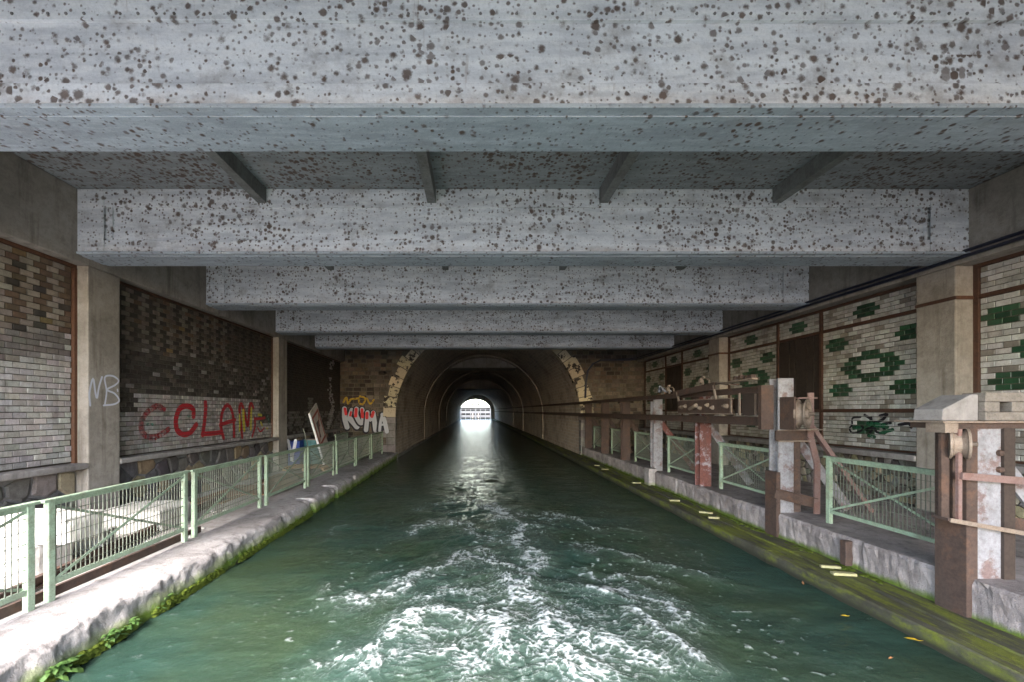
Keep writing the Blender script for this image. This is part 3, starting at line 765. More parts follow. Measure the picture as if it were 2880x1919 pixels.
for bi in (0, 1, 2):
    y0, ya, yb, y1 = bay_layout(bi); y1 = min(y1, 20.97); fw = .07
    if bi == 0: y0 = 2.0
    for (a, b) in ((y0 + .0, ya - fw / 2), (yb + fw / 2, y1 - fw)):
        if bi == 0 and b < 4: a = y0
        r_fill(a, b, ZS2 + .035, Z3 - fw / 2); r_fill(a, b, Z3 + fw / 2, Z2 - fw / 2); r_fill(a, b, Z2 + fw / 2, Z1)
    r_fill(ya + fw / 2, yb - fw / 2, Z2 + fw / 2, Z1); r_fill(ya + fw / 2, yb - fw / 2, ZS2 + .035, Z3 - fw / 2)
    # iron frame
    for zc in (Z3, Z2):
        for (a, b) in ((y0, ya - fw / 2), (ya + fw / 2, yb - fw / 2), (yb + fw / 2, y1 - fw)):
            MB().box(WR - .045, WR, a, b, zc - fw / 2, zc + fw / 2).build('frame_rail', 'brown_iron', right)
    for yc in (ya, yb, y1 - fw / 2):
        MB().box(WR - .055, WR, yc - fw / 2, yc + fw / 2, ZS2, Z1).build('frame_post', 'brown_iron', right)
    MB().box(WR - .055, WR, y0, y1, Z1 + .002, ZP - .002).build('frame_rail', 'brown_iron', right)
    MB().box(WR - .05, WR, y0, y1, ZS2 - .0, ZS2 + .033).build('frame_rail', 'brown_iron', right)
    MB().box(WR - .37, WR, y0, min(y1, 20.99) - .004, ZS2 - .12, ZS2 - .003).build('sill', 'sill', right, bevel=.02)
    # boarded opening
    dn = MB().box(WR - .008, WR, ya + fw / 2, yb - fw / 2, Z3 + fw / 2, Z2 - fw / 2).build('boarded_door', 'board', right)
    nb = 7; bw = (yb - ya - fw) / nb
    for k in range(nb):
        MB().box(WR - .03 - .006 * (k % 3), WR - .009, ya + fw / 2 + k * bw + .006, ya + fw / 2 + (k + 1) * bw - .006, Z3 + fw / 2 + .01, Z2 - fw / 2 - .01).build('plank', 'board', dn)
lay(right, 'brick', 'R', items, 'glazed', .02, .004)
for yb_ in (7.08, 13.95):      # iron strap round each pillar
    MB().box(PR - .012, WR, yb_ - .014, yb_ - .001, 4.27, 4.33).build('strap', 'rust_iron', right)
    MB().box(PR - .014, PR - .001, yb_ - .014, yb_ + .64, 4.27, 4.33).build('strap', 'brown_iron', right)
plinth(right, 'R', WR - .02, [(3.0, 7.07), (7.73, 13.94), (14.6, 20.98)], QR - .02, ZS2 - .125, .15, 1.25, .012, .035,
       [(.21, .185, .155), (.15, .13, .115), (.30, .265, .20), (.10, .088, .08), (.34, .28, .19), (.24, .22, .20)])

# ---- tunnel
tun = thing('tunnel', 'dark brick canal tunnel with stone arch portal and light at its far end', 'tunnel', (TCX, YT, 0))
def arch_prof(nseg=40, r=TR, cz=TCZ, ry=None, cx=TCX):
    ry = ry or r; p = [(cx - r, -.8), (cx - r, .3), (cx - r, 1.2)]
    for i in range(nseg + 1):
        t = math.pi - math.pi * i / nseg; p.append((cx + r * math.cos(t), cz + ry * math.sin(t)))
    return p + [(cx + r, 1.2), (cx + r, .3), (cx + r, -.8)]
pr0 = arch_prof(); ysn = list(np.arange(YT, 40, .6)) + list(np.arange(40, 115, 2.5)) + [114.5]
vs = []; fs = []; arc = []; n_ = len(pr0)
acc = [0]
for k in range(1, n_): acc.append(acc[-1] + math.hypot(pr0[k][0] - pr0[k - 1][0], pr0[k][1] - pr0[k - 1][1]))
for i, y in enumerate(ysn):
    st = .10 if 33.5 < y else 0
    for k, (x, z) in enumerate(pr0):
        j = .018 * float(fbm(np.array(y * .8), np.array(acc[k] * 1.1), 3)) if i else 0
        vs.append((x - (x - TCX) * j, y, z - (z - TCZ) * j * .7)); arc.append(acc[k])
for i in range(len(ysn) - 1):
    for k in range(n_ - 1): fs.append((i * n_ + k, (i + 1) * n_ + k, (i + 1) * n_ + k + 1, i * n_ + k + 1))
mb = MB(); mb.add(vs, fs); lo = mb.build('lining', 'lining', tun, smooth=True)
aa = lo.data.attributes.new('arc', 'FLOAT', 'POINT'); aa.data.foreach_set('value', arc)
# transverse beams that fill the crown, thin relieving ribs, far portal
def crown(y0, y1, zb, name):
    a0 = math.asin((zb - TCZ) / (TR + .05)); pts = [(TCX + (TR + .05) * math.cos(math.pi - a0 - (math.pi - 2 * a0) * i / 18), TCZ + (TR + .05) * math.sin(math.pi - a0 - (math.pi - 2 * a0) * i / 18)) for i in range(19)]
    n = len(pts); mb = MB()
    mb.add([(x, y0, z) for x, z in pts] + [(x, y1, z) for x, z in pts], [tuple(range(n)), tuple(range(2 * n - 1, n - 1, -1)), (0, n, 2 * n - 1, n - 1)] + [(i, i + 1, n + i + 1, n + i) for i in range(n - 1)])
    mb.build(name, 'pillar', tun)
crown(33.5, 36., 5.83, 'cross_beam'); crown(58.5, 62, 5.46, 'cross_beam')
def rib(y0, y1, dr):
    a = arch_prof(36, TR + .02); b = arch_prof(36, TR - dr); n = len(a)
    vv = [(x, y, z) for y in (y0, y1) for pr_ in (a, b) for x, z in pr_]; ff = []
    for k in range(n - 1):
        ff += [(k, k + 1, n + k + 1, n + k), (2 * n + k + 1, 2 * n + k, 3 * n + k, 3 * n + k + 1), (n + k, n + k + 1, 3 * n + k + 1, 3 * n + k)]
    mb = MB(); mb.add(vv, ff); o = mb.build('arch_rib', 'lining', tun)
    av = o.data.attributes.new('arc', 'FLOAT', 'POINT'); av.data.foreach_set('value', [acc[min(k, n_ - 1)] for _ in range(4) for k in range(n)])
for y0, dr in ((32.6, .05), (46.0, .06), (57.6, .08)): rib(y0, y0 + .9, dr)
po = arch_prof(40, TR + .1, TCZ); pi_ = arch_prof(40, 4.25, 2.2, 3.3, .05); n_p = len(po)
mb = MB(); mb.add([(x, y, z) for y in (113.6, 114.6) for pr_ in (po, pi_) for x, z in pr_],
       sum([[(k, k + 1, n_p + k + 1, n_p + k), (2 * n_p + k + 1, 2 * n_p + k, 3 * n_p + k, 3 * n_p + k + 1), (n_p + k, n_p + k + 1, 3 * n_p + k + 1, 3 * n_p + k)] for k in range(n_p - 1)], []))
mb.build('far_portal', 'pillar', tun)
MB().box(TCX - TR - .05, TCX - TR + .09, YT + .02, 113.5, -.5, .13).build('stone_lip', 'lip', tun)
# portal wall backing with the arch cut out
ar = arch_prof(48, TR); outer = []
x0, x1, z0, z1 = -9.2, 11.2, -.8, 6.04
for (x, z) in ar:
    dx, dz = x - TCX, z - 1.5
    ts = []
    if dx > 1e-6: ts.append((x1 - TCX) / dx)
    if dx < -1e-6: ts.append((x0 - TCX) / dx)
    if dz > 1e-6: ts.append((7.2 - 1.5) / dz)
    if dz < -1e-6: ts.append((z0 - 1.5) / dz)
    t = min(ts); outer.append((TCX + dx * t, 1.5 + dz * t))
outer[0] = (x0, z0); outer[-1] = (x1, z0)
n_o = len(ar); mb = MB(); mb.add([(x, YT + .03, z) for x, z in ar] + [(x, YT + .03, z) for x, z in outer], [(k, n_o + k, n_o + k + 1, k + 1) for k in range(n_o - 1)])
mb.build('backing', 'facem', tun)
items = []
RO = TR + .62
for (u, v, w_, h_, r) in courses(WL - .1, WR + .1, .1, 6.0, .33, .205, .034, .25):
    d = math.hypot(u - TCX, max(0, v - TCZ)) if v > TCZ else abs(u - TCX)
    if v > TCZ:
        if d < RO + w_ * .25: continue
    elif d < RO - .12 + w_ * .5: continue
    wob = float(fbm(np.array(u * .7 + 3), np.array(v * .7), 3))
    base = (.135, .10, .072) if random.random() < .5 else (.07, .054, .043)
    base = tuple(.95 * c for c in base)
    if random.random() < .18: base = (.14, .105, .07)
    if wob > .1: base = lerp3(base, (.17, .145, .115), .5)
    items.append((u, YT + .03, v, w_, h_, jit(base, .25)))
lay(tun, 'brick', 'F', items, 'stone', .024, .010)
# arch stones
nv = 30
n = Nodes('arch stone'); f_ = n.rng(n.noise(2.1, 6, .72), .52, .57)
c_ = n.mix(f_, n.piece(), (.035, .03, .028)); c_ = n.mix(n.math('MULTIPLY', n.rng(n.noise(16, 5, .7), .45, .8), .4), c_, (.16, .12, .08))
n.bump(n.noise(13, 6, .7), .6, .02); MT['voussoir'] = n.fin(c_, .9, 0, .2)
for i in range(nv):
    t0, t1 = math.pi * i / nv + .004, math.pi * (i + 1) / nv - .004
    ro = TR + random.choice((.50, .62, .66)); q = []
    for t in (t0, (t0 + t1) / 2, t1):
        for r in (TR, ro): q.append((TCX + r * math.cos(t), TCZ + r * math.sin(t)))
    yf = YT - random.uniform(.03, .06)
    vv = [(x, yf, z) for x, z in q] + [(x, YT + .35, z) for x, z in q]
    ff = [(0, 1, 3, 2), (2, 3, 5, 4), (0, 2, 8, 6), (2, 4, 10, 8), (1, 7, 9, 3), (3, 9, 11, 5), (0, 6, 7, 1), (4, 5, 11, 10)]
    mb = MB(); mb.add(vv, ff, jit(random.choice([(.48, .41, .29), (.42, .36, .26), (.34, .30, .24)]), .15)); mb.build('arch_stone', 'voussoir', tun)
for s in (-1, 1):                                                # quoins below the springing
    z = -.4; k = 0
    while z < TCZ - .02:
        h = min(.36, TCZ - z); wd = .46 if k % 2 else .62
        xa = TCX + s * TR; xb = xa + s * wd
        mb = MB(); mb.box(xa, xb, YT - .05, YT + .4, z + .006, z + h - .006, jit((.20, .185, .175), .2)); mb.build('quoin', 'stone', tun, bevel=.012)
        z += .36; k += 1

# ---- street over the tunnel, ground at the far end and its lock gate
struct(MB().box(-60, 60, 21.62, 114.4, 7.3, 7.6).build('street', 'paving'))
for nm, (a, b) in (('far_bank_left', (-60, -4.9)), ('far_bank_right', (5.2, 60))):
    struct(MB().box(a, b, 114.8, 320, -1, 1.2).build(nm, 'paving'))
struct(MB().box(-4.9, 5.2, 132.6, 320, -1, 1.1).build('lock_sill', 'paving'))
gate = thing('lock_gate', 'pale two leaf lock gate with footbridge glaring beyond the far end of the tunnel', 'gate', (.1, 131, 0))
for s in (-1, 1):
    leaf = MB().box(.02 if s > 0 else -4.8, 4.95 if s > 0 else .0, 131.3, 131.36, -.5, 3.4).build('gate_leaf', 'gatepaint', gate)
    for zz in (.25, 1.55, 2.75):
        MB().box(.03 if s > 0 else -4.78, 4.9 if s > 0 else -.02, 130.75, 131.29, zz, zz + .14).build('gate_beam', 'gatepaint', leaf)
    for xx in (.12, 1.55, 3.1, 4.6):
        MB().box(.1 + s * xx - .09, .1 + s * xx + .09, 130.65, 130.74, -.4, 3.3).build('gate_post', 'gatepaint', leaf)
MB().box(-4.9, 5.1, 130.2, 131.25, 3.42, 3.52).build('walkway', 'gatepaint', gate)
for xx in (-4.6, -3, -1.5, .1, 1.7, 3.2, 4.8):
    MB().box(xx - .04, xx + .04, 130.25, 130.32, 3.53, 4.5).build('railing_post', 'gatepaint', gate)
for zz in (3.95, 4.45): MB().box(-4.7, 4.9, 130.33, 130.37, zz, zz + .06).build('rail', 'gatepaint', gate)
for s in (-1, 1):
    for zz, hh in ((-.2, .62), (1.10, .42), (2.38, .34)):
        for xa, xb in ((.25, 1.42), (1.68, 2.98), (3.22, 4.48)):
            MB().box(.1 + s * xa, .1 + s * xb, 131.2, 131.28, zz, zz + hh).build('shade_strip', 'near_black', gate)  # shade under the gate beams, put in as near black strips
    for zz, hh in ((3.62, .26), (4.15, .34), (4.8, .30)): MB().box(.1 + s * .9 - .24, .1 + s * .9 + .24, 131.3, 131.45, zz, zz + hh).build('window', 'near_black', gate)
    MB().box(.1 + s * .9 - .22, .1 + s * .9 + .22, 130.55, 130.62, .1, 1.6).build('sluice', 'timber', gate)
for s in (-1, 1): MB().box(.1 + s * .8 - .25, .1 + s * .8 + .25, 131.5, 131.8, 3.6, 5.9).build('gear_box', 'gatepaint', gate)

# ================================================================== OBJECTS
# ---- graffiti on the left wall
XG = WL + .030
def c3(x, y):
    p = on_x(*src(300 + .21683 * x, 1080 + .21683 * y), XG); return (p[1], p[2])
pl = lambda x0: (lambda u, v, k: (x0 + .0012 * k, u, v))
red = m_paint('red spray paint', (.36, .028, .035), .80, (ZS + .02, PITCH_L), .10); redf = m_paint('faded red spray paint', (.30, .045, .05), .55, (ZS + .02, PITCH_L), .12)
yel = m_paint('yellow spray paint', (.52, .45, .05), .72, (ZS + .02, PITCH_L), .12)
cs = lambda L, f=c3: [f(*p) for p in L]
graffiti(left, 'graffiti', redf, [(cs([(740, 330), (660, 290), (560, 340), (480, 430), (445, 540), (470, 640), (540, 690), (640, 690), (730, 640), (800, 590)]), .125)], pl(XG), 'faded red spray painted letter C')
halo = m_paint('red overspray', (.30, .05, .055), .30, (ZS + .02, PITCH_L), .16)
graffiti(left, 'graffiti', halo, [(cs(p), .24) for p in ([(1125, 400), (1040, 290), (950, 320), (900, 480), (930, 610), (1070, 640), (1150, 540)], [(1280, 250), (1265, 500), (1245, 660)], [(1240, 650), (1480, 630)], [(1500, 680), (1490, 400), (1575, 290), (1645, 480), (1650, 670)], [(1750, 680), (1722, 320), (1770, 330), (1825, 540), (1860, 280)], [(700, 300), (560, 340), (450, 520), (520, 680), (720, 650)])], pl(XG - .006), 'pale red overspray round the letters')
graffiti(left, 'graffiti', red, [
    (cs([(1125, 420), (1120, 330), (1040, 285), (950, 320), (905, 420), (895, 520), (920, 610), (990, 655), (1070, 640), (1120, 590), (1160, 530)]), .135),
    (cs([(1280, 240), (1280, 350), (1265, 500), (1245, 660)]), .125), (cs([(1240, 650), (1350, 645), (1480, 628)]), .12),
    (cs([(1515, 705), (1480, 560), (1490, 400), (1530, 300), (1575, 280), (1620, 350), (1645, 480), (1650, 680)]), .11), (cs([(1470, 535), (1560, 500), (1660, 470)]), .11),
    (cs([(1755, 690), (1730, 450), (1720, 310), (1745, 265), (1775, 340), (1800, 450), (1825, 545), (1840, 420), (1850, 300), (1870, 255), (1900, 310)]), .11),
    (cs([(1885, 680), (1920, 550), (1915, 440)]), .09), (cs([(1925, 450), (1985, 450), (2045, 440)]), .09), (cs([(1955, 570), (1990, 620), (2040, 570)]), .05)], pl(XG + .003), 'red spray painted letters CLAM')
graffiti(left, 'graffiti', yel, [(cs([(1765, 350), (1770, 480), (1780, 600)]), .11), (cs([(1870, 320), (1866, 450), (1862, 590)]), .09), (cs([(1715, 400), (1718, 520), (1715, 610)]), .07),
    (cs([(1960, 400), (2000, 405)]), .08), (cs([(1990, 500), (2010, 540)]), .07), (cs([(2065, 575), (2080, 580)]), .05)], pl(XG + .016), 'yellow paint strokes inside the letter M')
tealp = m_paint('teal paint marks', (.10, .26, .20), .5, (ZS + .02, PITCH_L), .15)
graffiti(left, 'graffiti', tealp, [(cs([(510, 530), (580, 530)]), .06), (cs([(1040, 410), (1070, 420)]), .06), (cs([(2080, 430), (2090, 520)]), .12)], pl(XG + .026))
XM = PL + .003
def c1(x, y):
    p = on_x(*src(.42087 * x, 600 + .42087 * y), XM); return (p[1], p[2])
silver = m_paint('silver marker paint', (.56, .57, .66), .95, None, .1)
graffiti(left, 'graffiti', silver, [(cs([(603, 1285), (598, 1200), (622, 1105), (636, 1190), (648, 1235), (662, 1160), (682, 1095)], c1), .034),
    (cs([(700, 1283), (712, 1190), (700, 1098), (752, 1088), (792, 1118), (770, 1148), (715, 1180), (765, 1205), (796, 1250), (765, 1276), (692, 1285)], c1), .032), (cs([(784, 1178), (786, 1190)], c1), .03)], pl(XM), 'silver letters MB on the concrete pillar')

# ---- graffiti on the tunnel face
YG = YT - .022
def c4(x, y):
    p = on_y(*src(930 + .13396 * x, 1090 + .13396 * y), YG); return (p[0], p[2])
pf = lambda y0: (lambda u, v, k: (u, y0 - .0012 * k, v))
PX = .13396 * .817 * YT / F
KU = [([(290, 450), (295, 650), (345, 835)], 112), ([(440, 470), (390, 610)], 88), ([(395, 650), (480, 740), (550, 825)], 122),
      ([(545, 450), (535, 570), (585, 690), (640, 750), (685, 690), (680, 560), (660, 460)], 105),
      ([(775, 525), (765, 700), (745, 895)], 100), ([(770, 560), (835, 690), (895, 540)], 76), ([(895, 535), (920, 700), (945, 895)], 108),
      ([(1030, 905), (1050, 730), (1090, 575)], 86), ([(1090, 575), (1140, 730), (1182, 925)], 112), ([(1045, 785), (1130, 778)], 52)]
blk = m_paint('black outline paint', (.014, .012, .02), .93, None, .08); sil = m_paint('chrome spray paint', (.40, .41, .46), .9, None, .12)
redg = m_paint('bright red spray paint', (.56, .03, .035), .68, None, .14); ylg = m_paint('ochre spray paint', (.42, .27, .02), .60, None, .14)
for k, (nm, ix) in enumerate((('K', (0, 1, 2)), ('U', (3,)), ('M', (4, 5, 6)), ('A', (7, 8, 9)))):
    graffiti(tun, 'graffiti', blk, [(cs([(q[0] - 7, q[1] + 9) for q in KU[i][0]], c4), (KU[i][1] + 44) * PX) for i in ix if i != 9], pf(YG - .008 * k), 'black outline of the bubble letter ' + nm)
    graffiti(tun, 'graffiti', sil, [(cs(KU[i][0], c4), (KU[i][1] - (26 if i in (7, 8) else 10)) * PX) for i in ix], pf(YG - .008 * k - .0042), 'silver bubble letter ' + nm)
graffiti(tun, 'graffiti', redg, [(cs(p, c4), wd * PX) for p, wd in [([(305, 450), (325, 560)], 58), ([(430, 520), (415, 590)], 46), ([(540, 460), (530, 600)], 66), ([(662, 470), (672, 620)], 64), ([(768, 545), (765, 640)], 66), ([(898, 525), (872, 610)], 66)]], pf(YG - .036), 'red tops of the bubble letters')
graffiti(tun, 'graffiti', ylg, [(cs([(270, 310), (330, 210), (365, 345), (420, 255), (520, 240), (590, 225)], c4), 40 * PX), (cs([(590, 225), (605, 330), (680, 350), (725, 230), (610, 185)], c4), 40 * PX), (cs([(760, 230), (830, 345), (905, 260)], c4), 36 * PX)], pf(YG), 'ochre scrawl above the bubble letters')

# ---- scrawled tag on the white glazed wall
XB = WR - .026
def c5(x, y):
    p = on_x(*src(2240 + .17 * x, 1100 + .17 * y), XB); return (p[1], p[2])
pr_l = lambda u, v, k: (XB - .0012 * k, u, v)
blk2 = m_paint('black tag paint', (.016, .014, .018), .66, (ZS2 + .035, PR_H), .12); grn2 = m_paint('green tag paint', (.02, .10, .05), .6, (ZS2 + .035, PR_H), .14)
graffiti(right, 'graffiti', blk2, [(cs([(1060, 430), (930, 450), (920, 560), (880, 620), (920, 690), (1050, 670), (1100, 590), (930, 600)], c5), .045),
    (cs([(1130, 400), (1230, 470), (1180, 560), (1300, 520), (1420, 480), (1500, 390)], c5), .06), (cs([(1150, 640), (1280, 600), (1330, 680), (1480, 690), (1420, 560), (1560, 530)], c5), .055),
    (cs([(1380, 410), (1480, 380)], c5), .05), (cs([(1700, 560), (1860, 540), (1900, 600)], c5), .06), (cs([(1240, 430), (1260, 620), (1200, 720)], c5), .05)], pr_l, 'black spray tag')
graffiti(right, 'graffiti', grn2, [(cs([(950, 620), (1050, 600)], c5), .07), (cs([(1200, 540), (1330, 560), (1500, 590)], c5), .10), (cs([(1200, 740), (1300, 760)], c5), .07), (cs([(1400, 700), (1600, 640)], c5), .07)], lambda u, v, k: (XB - .009 - .0012 * k, u, v))

# ---- cables on the right wall and round the tunnel face
for k, (dx, dz, r) in enumerate(((0, 0, .030), (.04, .085, .028))):
    pts = [(8.06 + dx * .2, y, 4.93 + dz - .004 * math.sin(y * 1.8)) for y in np.arange(-2, 20.7, .5)] + [(7.95, 20.85, 4.93 + dz)]
    for (px, py) in ((1440, 828), (1410, 829), (1380, 829), (1361, 836), (1349, 852), (1344, 880), (1343, 915)):
        p = on_y(px, py, YT - .10); pts.append((p[0] + (dx + .02) * (1 if px < 1365 else .3), p[1] - .02 * k, p[2] + (dz * .7 if px > 1365 else 0)))
    tag(MB().tube(pts, r, 8).build('wall_cable', 'cable', smooth=True), ('lower', 'upper')[k] + ' of two dark cables along the white brick wall, bent down beside the tunnel arch', 'cable', 'twin cables')

# ---- green barrier panels
def make_panel(L, H=1.08):
    """panel along +y from the origin: posts, rails, crossed braces, wire mesh"""
    parts = {}
    P = []
    for y in (.035, L - .035): P.append(('post', MB().box(-.03, .03, y - .035, y + .035, 0, H - .03), 'green', .006))
    P.append(('top_rail', MB().box(-.035, .035, -.05, L + .05, H - .03, H).box(-.012, .012, .07, L - .07, H - .075, H - .03), 'green', .005))
    P.append(('bottom_rail', MB().box(-.02, .02, .07, L - .07, .17, .225), 'green', .004))
    P.append(('brace', MB().bar((.018, .08, .23), (.018, L - .08, H - .08), .008, .030), 'green', 0))
    P.append(('brace', MB().bar((-.018, .08, H - .08), (-.018, L - .08, .23), .008, .030), 'green', 0))
    m = MB(); y = .10
    while y < L - .08:
        m.bar((0, y, .22), (0, y, H - .05), .0085, .0085); y += .056
    z = .30
    while z < H - .08:
        m.bar((.007, .05, z), (.007, L - .05, z), .007, .007); z += .125
    P.append(('wire_mesh', m, 'mesh', 0))
    return P
_pan = {}
def place_panel(x, y0, z, L, rz, label, group):
    key = round(L, 2)
    t = thing('fence_panel', label, 'fence', (x, y0, z), group); t.rotation_euler = (0, 0, rz)
    if key not in _pan:
        _pan[key] = []
        for nm, m, mt, bv in make_panel(L):
            o = m.build(nm, mt, None, bevel=bv); o.parent = t; _pan[key].append(o)
    else:
        for o in _pan[key]:
            c = o.copy(); C.objects.link(c); c.parent = t
    return t
near_txt = ['next to the tall pale block', 'beside the two pale concrete blocks', 'across from the first red letter C', 'across from the red letters', 'in front of the brown boards',
            'in front of the leaning sign board', 'past the leaning sign board', 'below the bubble graffiti', 'ending at the tunnel mouth']
for k in range(8):
    y0 = 2.06 + 2.27 * k + (.05 if k == 0 else 0)
    txt = ['ending against the pale slab on its lower block', 'in front of the pale concrete blocks', 'in front of the faded red letter C', 'in front of the red letters and brown boards', 'in front of the wooden pallet',
           'in front of the leaning sign board', 'just past the leaning sign board', 'below the bubble letter graffiti'][k]
    place_panel(-4.46 + random.uniform(-.015, .015), y0, QL(y0 + 1) - .005, 2.08, random.uniform(-.006, .006), 'pale green mesh fence panel ' + txt, 'green fence panels on the left quay')
place_panel(-5.75, 17.2, QL(18), 2.08, R(4), 'spare green fence panel standing against the sooty wall by the tunnel', 'green fence panels on the left quay')
rt = ['beside the near pulley frame', 'under the end of the trolley', 'under the trolley', 'before the pale concrete pilaster', 'past the pale concrete pilaster', 'ending at the tunnel mouth']
for k in range(6):
    y1 = [6.74, 9.72, 12.34, 14.9, 17.45, 20.05][k]; y0 = [4.74, 7.70, 10.32, 12.88, 15.43, 18.03][k]
    place_panel(5.70, y0, QR - .004, 2.02, 0, 'green mesh fence panel on the right quay, ' + rt[k], 'green fence panels on the right quay')

# ---- towing gantry on the right: posts, braces, twin rails
gan = thing('towing_gantry', 'old steel towing gantry of posts, braces and twin rails along the right quay', 'gantry', (5.4, 10, QR))
def h_post(yc, z0, z1, x0=5.37, wd=.27, dp=.24, mat='peel'):
    m = MB(); m.box(x0, x0 + wd, yc, yc + .022, z0, z1); m.box(x0, x0 + wd, yc + dp - .022, yc + dp, z0, z1); m.box(x0 + wd / 2 - .012, x0 + wd / 2 + .012, yc + .022, yc + dp - .022, z0, z1)
    return m.build('post', mat, gan)
pm = ['greypaint', 'greypaint', 'peel', 'greypaint', 'rust', 'rust', 'rust']
for k, y in enumerate(POSTS):
    if k == 0: continue
    h_post(y, .3 if k == 1 else QR - .02, 2.96 if k == 1 else 2.80, mat=pm[k])
    zt = 2.08
    if k > 1:
        m = MB(); a = Vector((5.60, y + .12, 2.10)); b = Vector((6.66, y + .12, .60))
        m.bar(a, b, .17, .02, (0, 1, 0)); m.bar(a + Vector((.05, 0, .03)), b + Vector((.05, 0, .03)), .02, .10, (0, 1, 0))
        m.build('brace', 'greypaint' if k == 2 else 'peel' if k == 3 else 'rust', gan)
        MB().box(5.26, 5.369, y + .02, y + .20, 2.10, 2.16).build('bracket', 'rust', gan); MB().box(5.26, 5.369, y + .02, y + .20, 2.66, 2.72).build('bracket', 'rust', gan)
def rail(z, y0, y1, name='rail', x=5.19, h=.13, wd=.12):
    m = MB(); m.box(x - wd / 2, x + wd / 2, y0, y1, z - .022, z); m.box(x - wd / 2, x + wd / 2, y0, y1, z - h, z - h + .022); m.box(x - .014, x + .014, y0, y1, z - h + .022, z - .022)
    return m.build(name, 'rust', gan)
rail(2.27, 7.5, 112, h=.16, wd=.16); rail(2.83, 7.55, 112, h=.12)
MB().box(5.08, 5.30, 7.42, 7.5, 2.05, 2.84).build('end_plate', 'rust', gan)

# post at 7.4 with its second leg, pulley and red frame
y = 7.4
MB().box(5.655, 5.80, y + .05, y + .07, QR, 2.2).build('web_plate', 'rust', gan)
MB().box(5.30, 5.37, y - .05, y + .24, .16, 1.3).build('side_plate', 'rust', gan)
MB().box(5.30, 5.86, y - .045, y - .005, 1.86, 2.03).build('channel', 'rust', gan); MB().box(5.30, 5.86, y - .11, y - .046, 1.84, 1.86).build('channel_lip', 'palerust', gan); MB().box(5.30, 5.86, y - .11, y - .046, 2.031, 2.048).build('channel_lip', 'palerust', gan)
MB().bar((5.26, y - .06, .93), (5.96, y - .06, .76), .04, .16).bar((5.26, y - .1, 1.02), (5.96, y - .1, .85), .09, .018).build('channel', 'rust', gan)
m = MB()
for a, b in (((5.875, y - .08, 2.70), (5.875, y - .08, 1.92)), ((5.875, y - .08, 1.92), (5.99, y - .08, 1.45)), ((5.99, y - .08, 1.45), (5.98, y - .08, .48))): m.bar(a, b, .10, .03, (0, 1, 0))
m.build('red_frame', 'redlead', gan)
m = MB(); m.bar((5.92, y - .06, 2.12), (6.98, y - .06, .60), .07, .02, (0, 1, 0)); m.bar((5.94, y - .0, 2.10), (7.0, y - .0, .60), .02, .12, (0, 1, 0)); m.build('brace', 'redlead', gan)
m = MB(); m.bar((5.75, y + .16, 1.95), (6.76, y + .16, .60), .17, .02, (0, 1, 0)); m.bar((5.80, y + .19, 1.98), (6.81, y + .19, .60), .02, .09, (0, 1, 0)); m.build('brace', 'greypaint', gan)
def pulley(name, c, ax, r, mat='palerust'):
    p = MB().lathe(c, ax, [(-.075, r), (-.055, r), (-.05, r * .86), (-.02, r * .74), (.02, r * .74), (.05, r * .86), (.055, r), (.075, r), (.07, r * .80), (.03, r * .66), (.035, r * .36), (.09, r * .32), (.09, .03)], 24).build(name, mat, gan, smooth=False)
    MB().cyl(Vector(c) - Vector(ax) * .14, Vector(c) + Vector(ax) * .16, .03, 10).build('axle', 'greasy', p)
    return p
pulley('pulley', (5.62, y - .24, 2.33), Vector((.62, -.78, 0)), .25)
MB().box(5.46, 5.86, y - .36, y - .12, 2.055, 2.075).build('tray', 'palerust', gan)
MB().box(5.50, 5.82, y - .30, y - .10, 2.59, 2.61).build('hood', 'redlead', gan)
MB().box(5.39, 5.42, y - .34, y - .005, 2.06, 2.62).build('cheek', 'rust', gan)
# short red stop in the quay wall and dark gaps
tag(MB().box(5.25, 5.37, 5.92, 6.02, .18, .53).build('mooring_post', 'rust', bevel=.01), 'short rusty red steel stub let into the quay wall face', 'stub')

# ---- near pulley frame on its own heavy post
nf = thing('pulley_frame', 'heavy rusty steel post with platform, pulley and sleepers beside the right quay edge', 'frame', (5.5, 4.5, .2))
y = 4.50
m = MB(); x0 = 5.40
m.box(x0, x0 + .36, y, y + .025, .16, 2.20); m.box(x0, x0 + .36, y + .30, y + .325, .16, 2.20); m.box(x0 + .165, x0 + .195, y + .025, y + .30, .16, 2.20); m.build('post', 'greypaint', nf)
MB().box(5.28, 5.40, y - .01, y + .30, .16, 2.2).build('post_plate', 'rust', nf)
MB().box(5.66, 5.78, y - .03, y - .002, .55, 2.2).build('post_plate', 'pipe', nf)
MB().box(4.93, 6.3, y - .10, y + .42, 2.255, 2.275).build('platform', 'palerust', nf); MB().box(5.06, 6.3, y - .02, y + .36, 2.19, 2.253).build('platform_beam', 'rust', nf)
m = MB(); m.add([(5.03, y, 2.277), (5.42, y, 2.277), (5.42, y, 2.56), (5.34, y, 2.56), (5.04, y, 2.40), (5.03, y + .3, 2.277), (5.42, y + .3, 2.277), (5.42, y + .3, 2.56), (5.34, y + .3, 2.56), (5.04, y + .3, 2.40)],
    [(0, 1, 2, 3, 4), (9, 8, 7, 6, 5), (0, 5, 6, 1), (1, 6, 7, 2), (2, 7, 8, 3), (3, 8, 9, 4), (4, 9, 5, 0)]); m.build('housing', 'sill', nf, bevel=.008)
for k, (a, b) in enumerate(((2.48, 2.58), (2.278, 2.37))):
    MB().box(5.425, 6.35, y - .06, y + .16, a, b).build('sleeper', 'timber', nf, bevel=.008)
for xx in (5.43, 5.72, 6.02):
    MB().box(xx, xx + .16, y - .05, y + .14, 2.372, 2.478).build('block', 'timber', nf, bevel=.006)
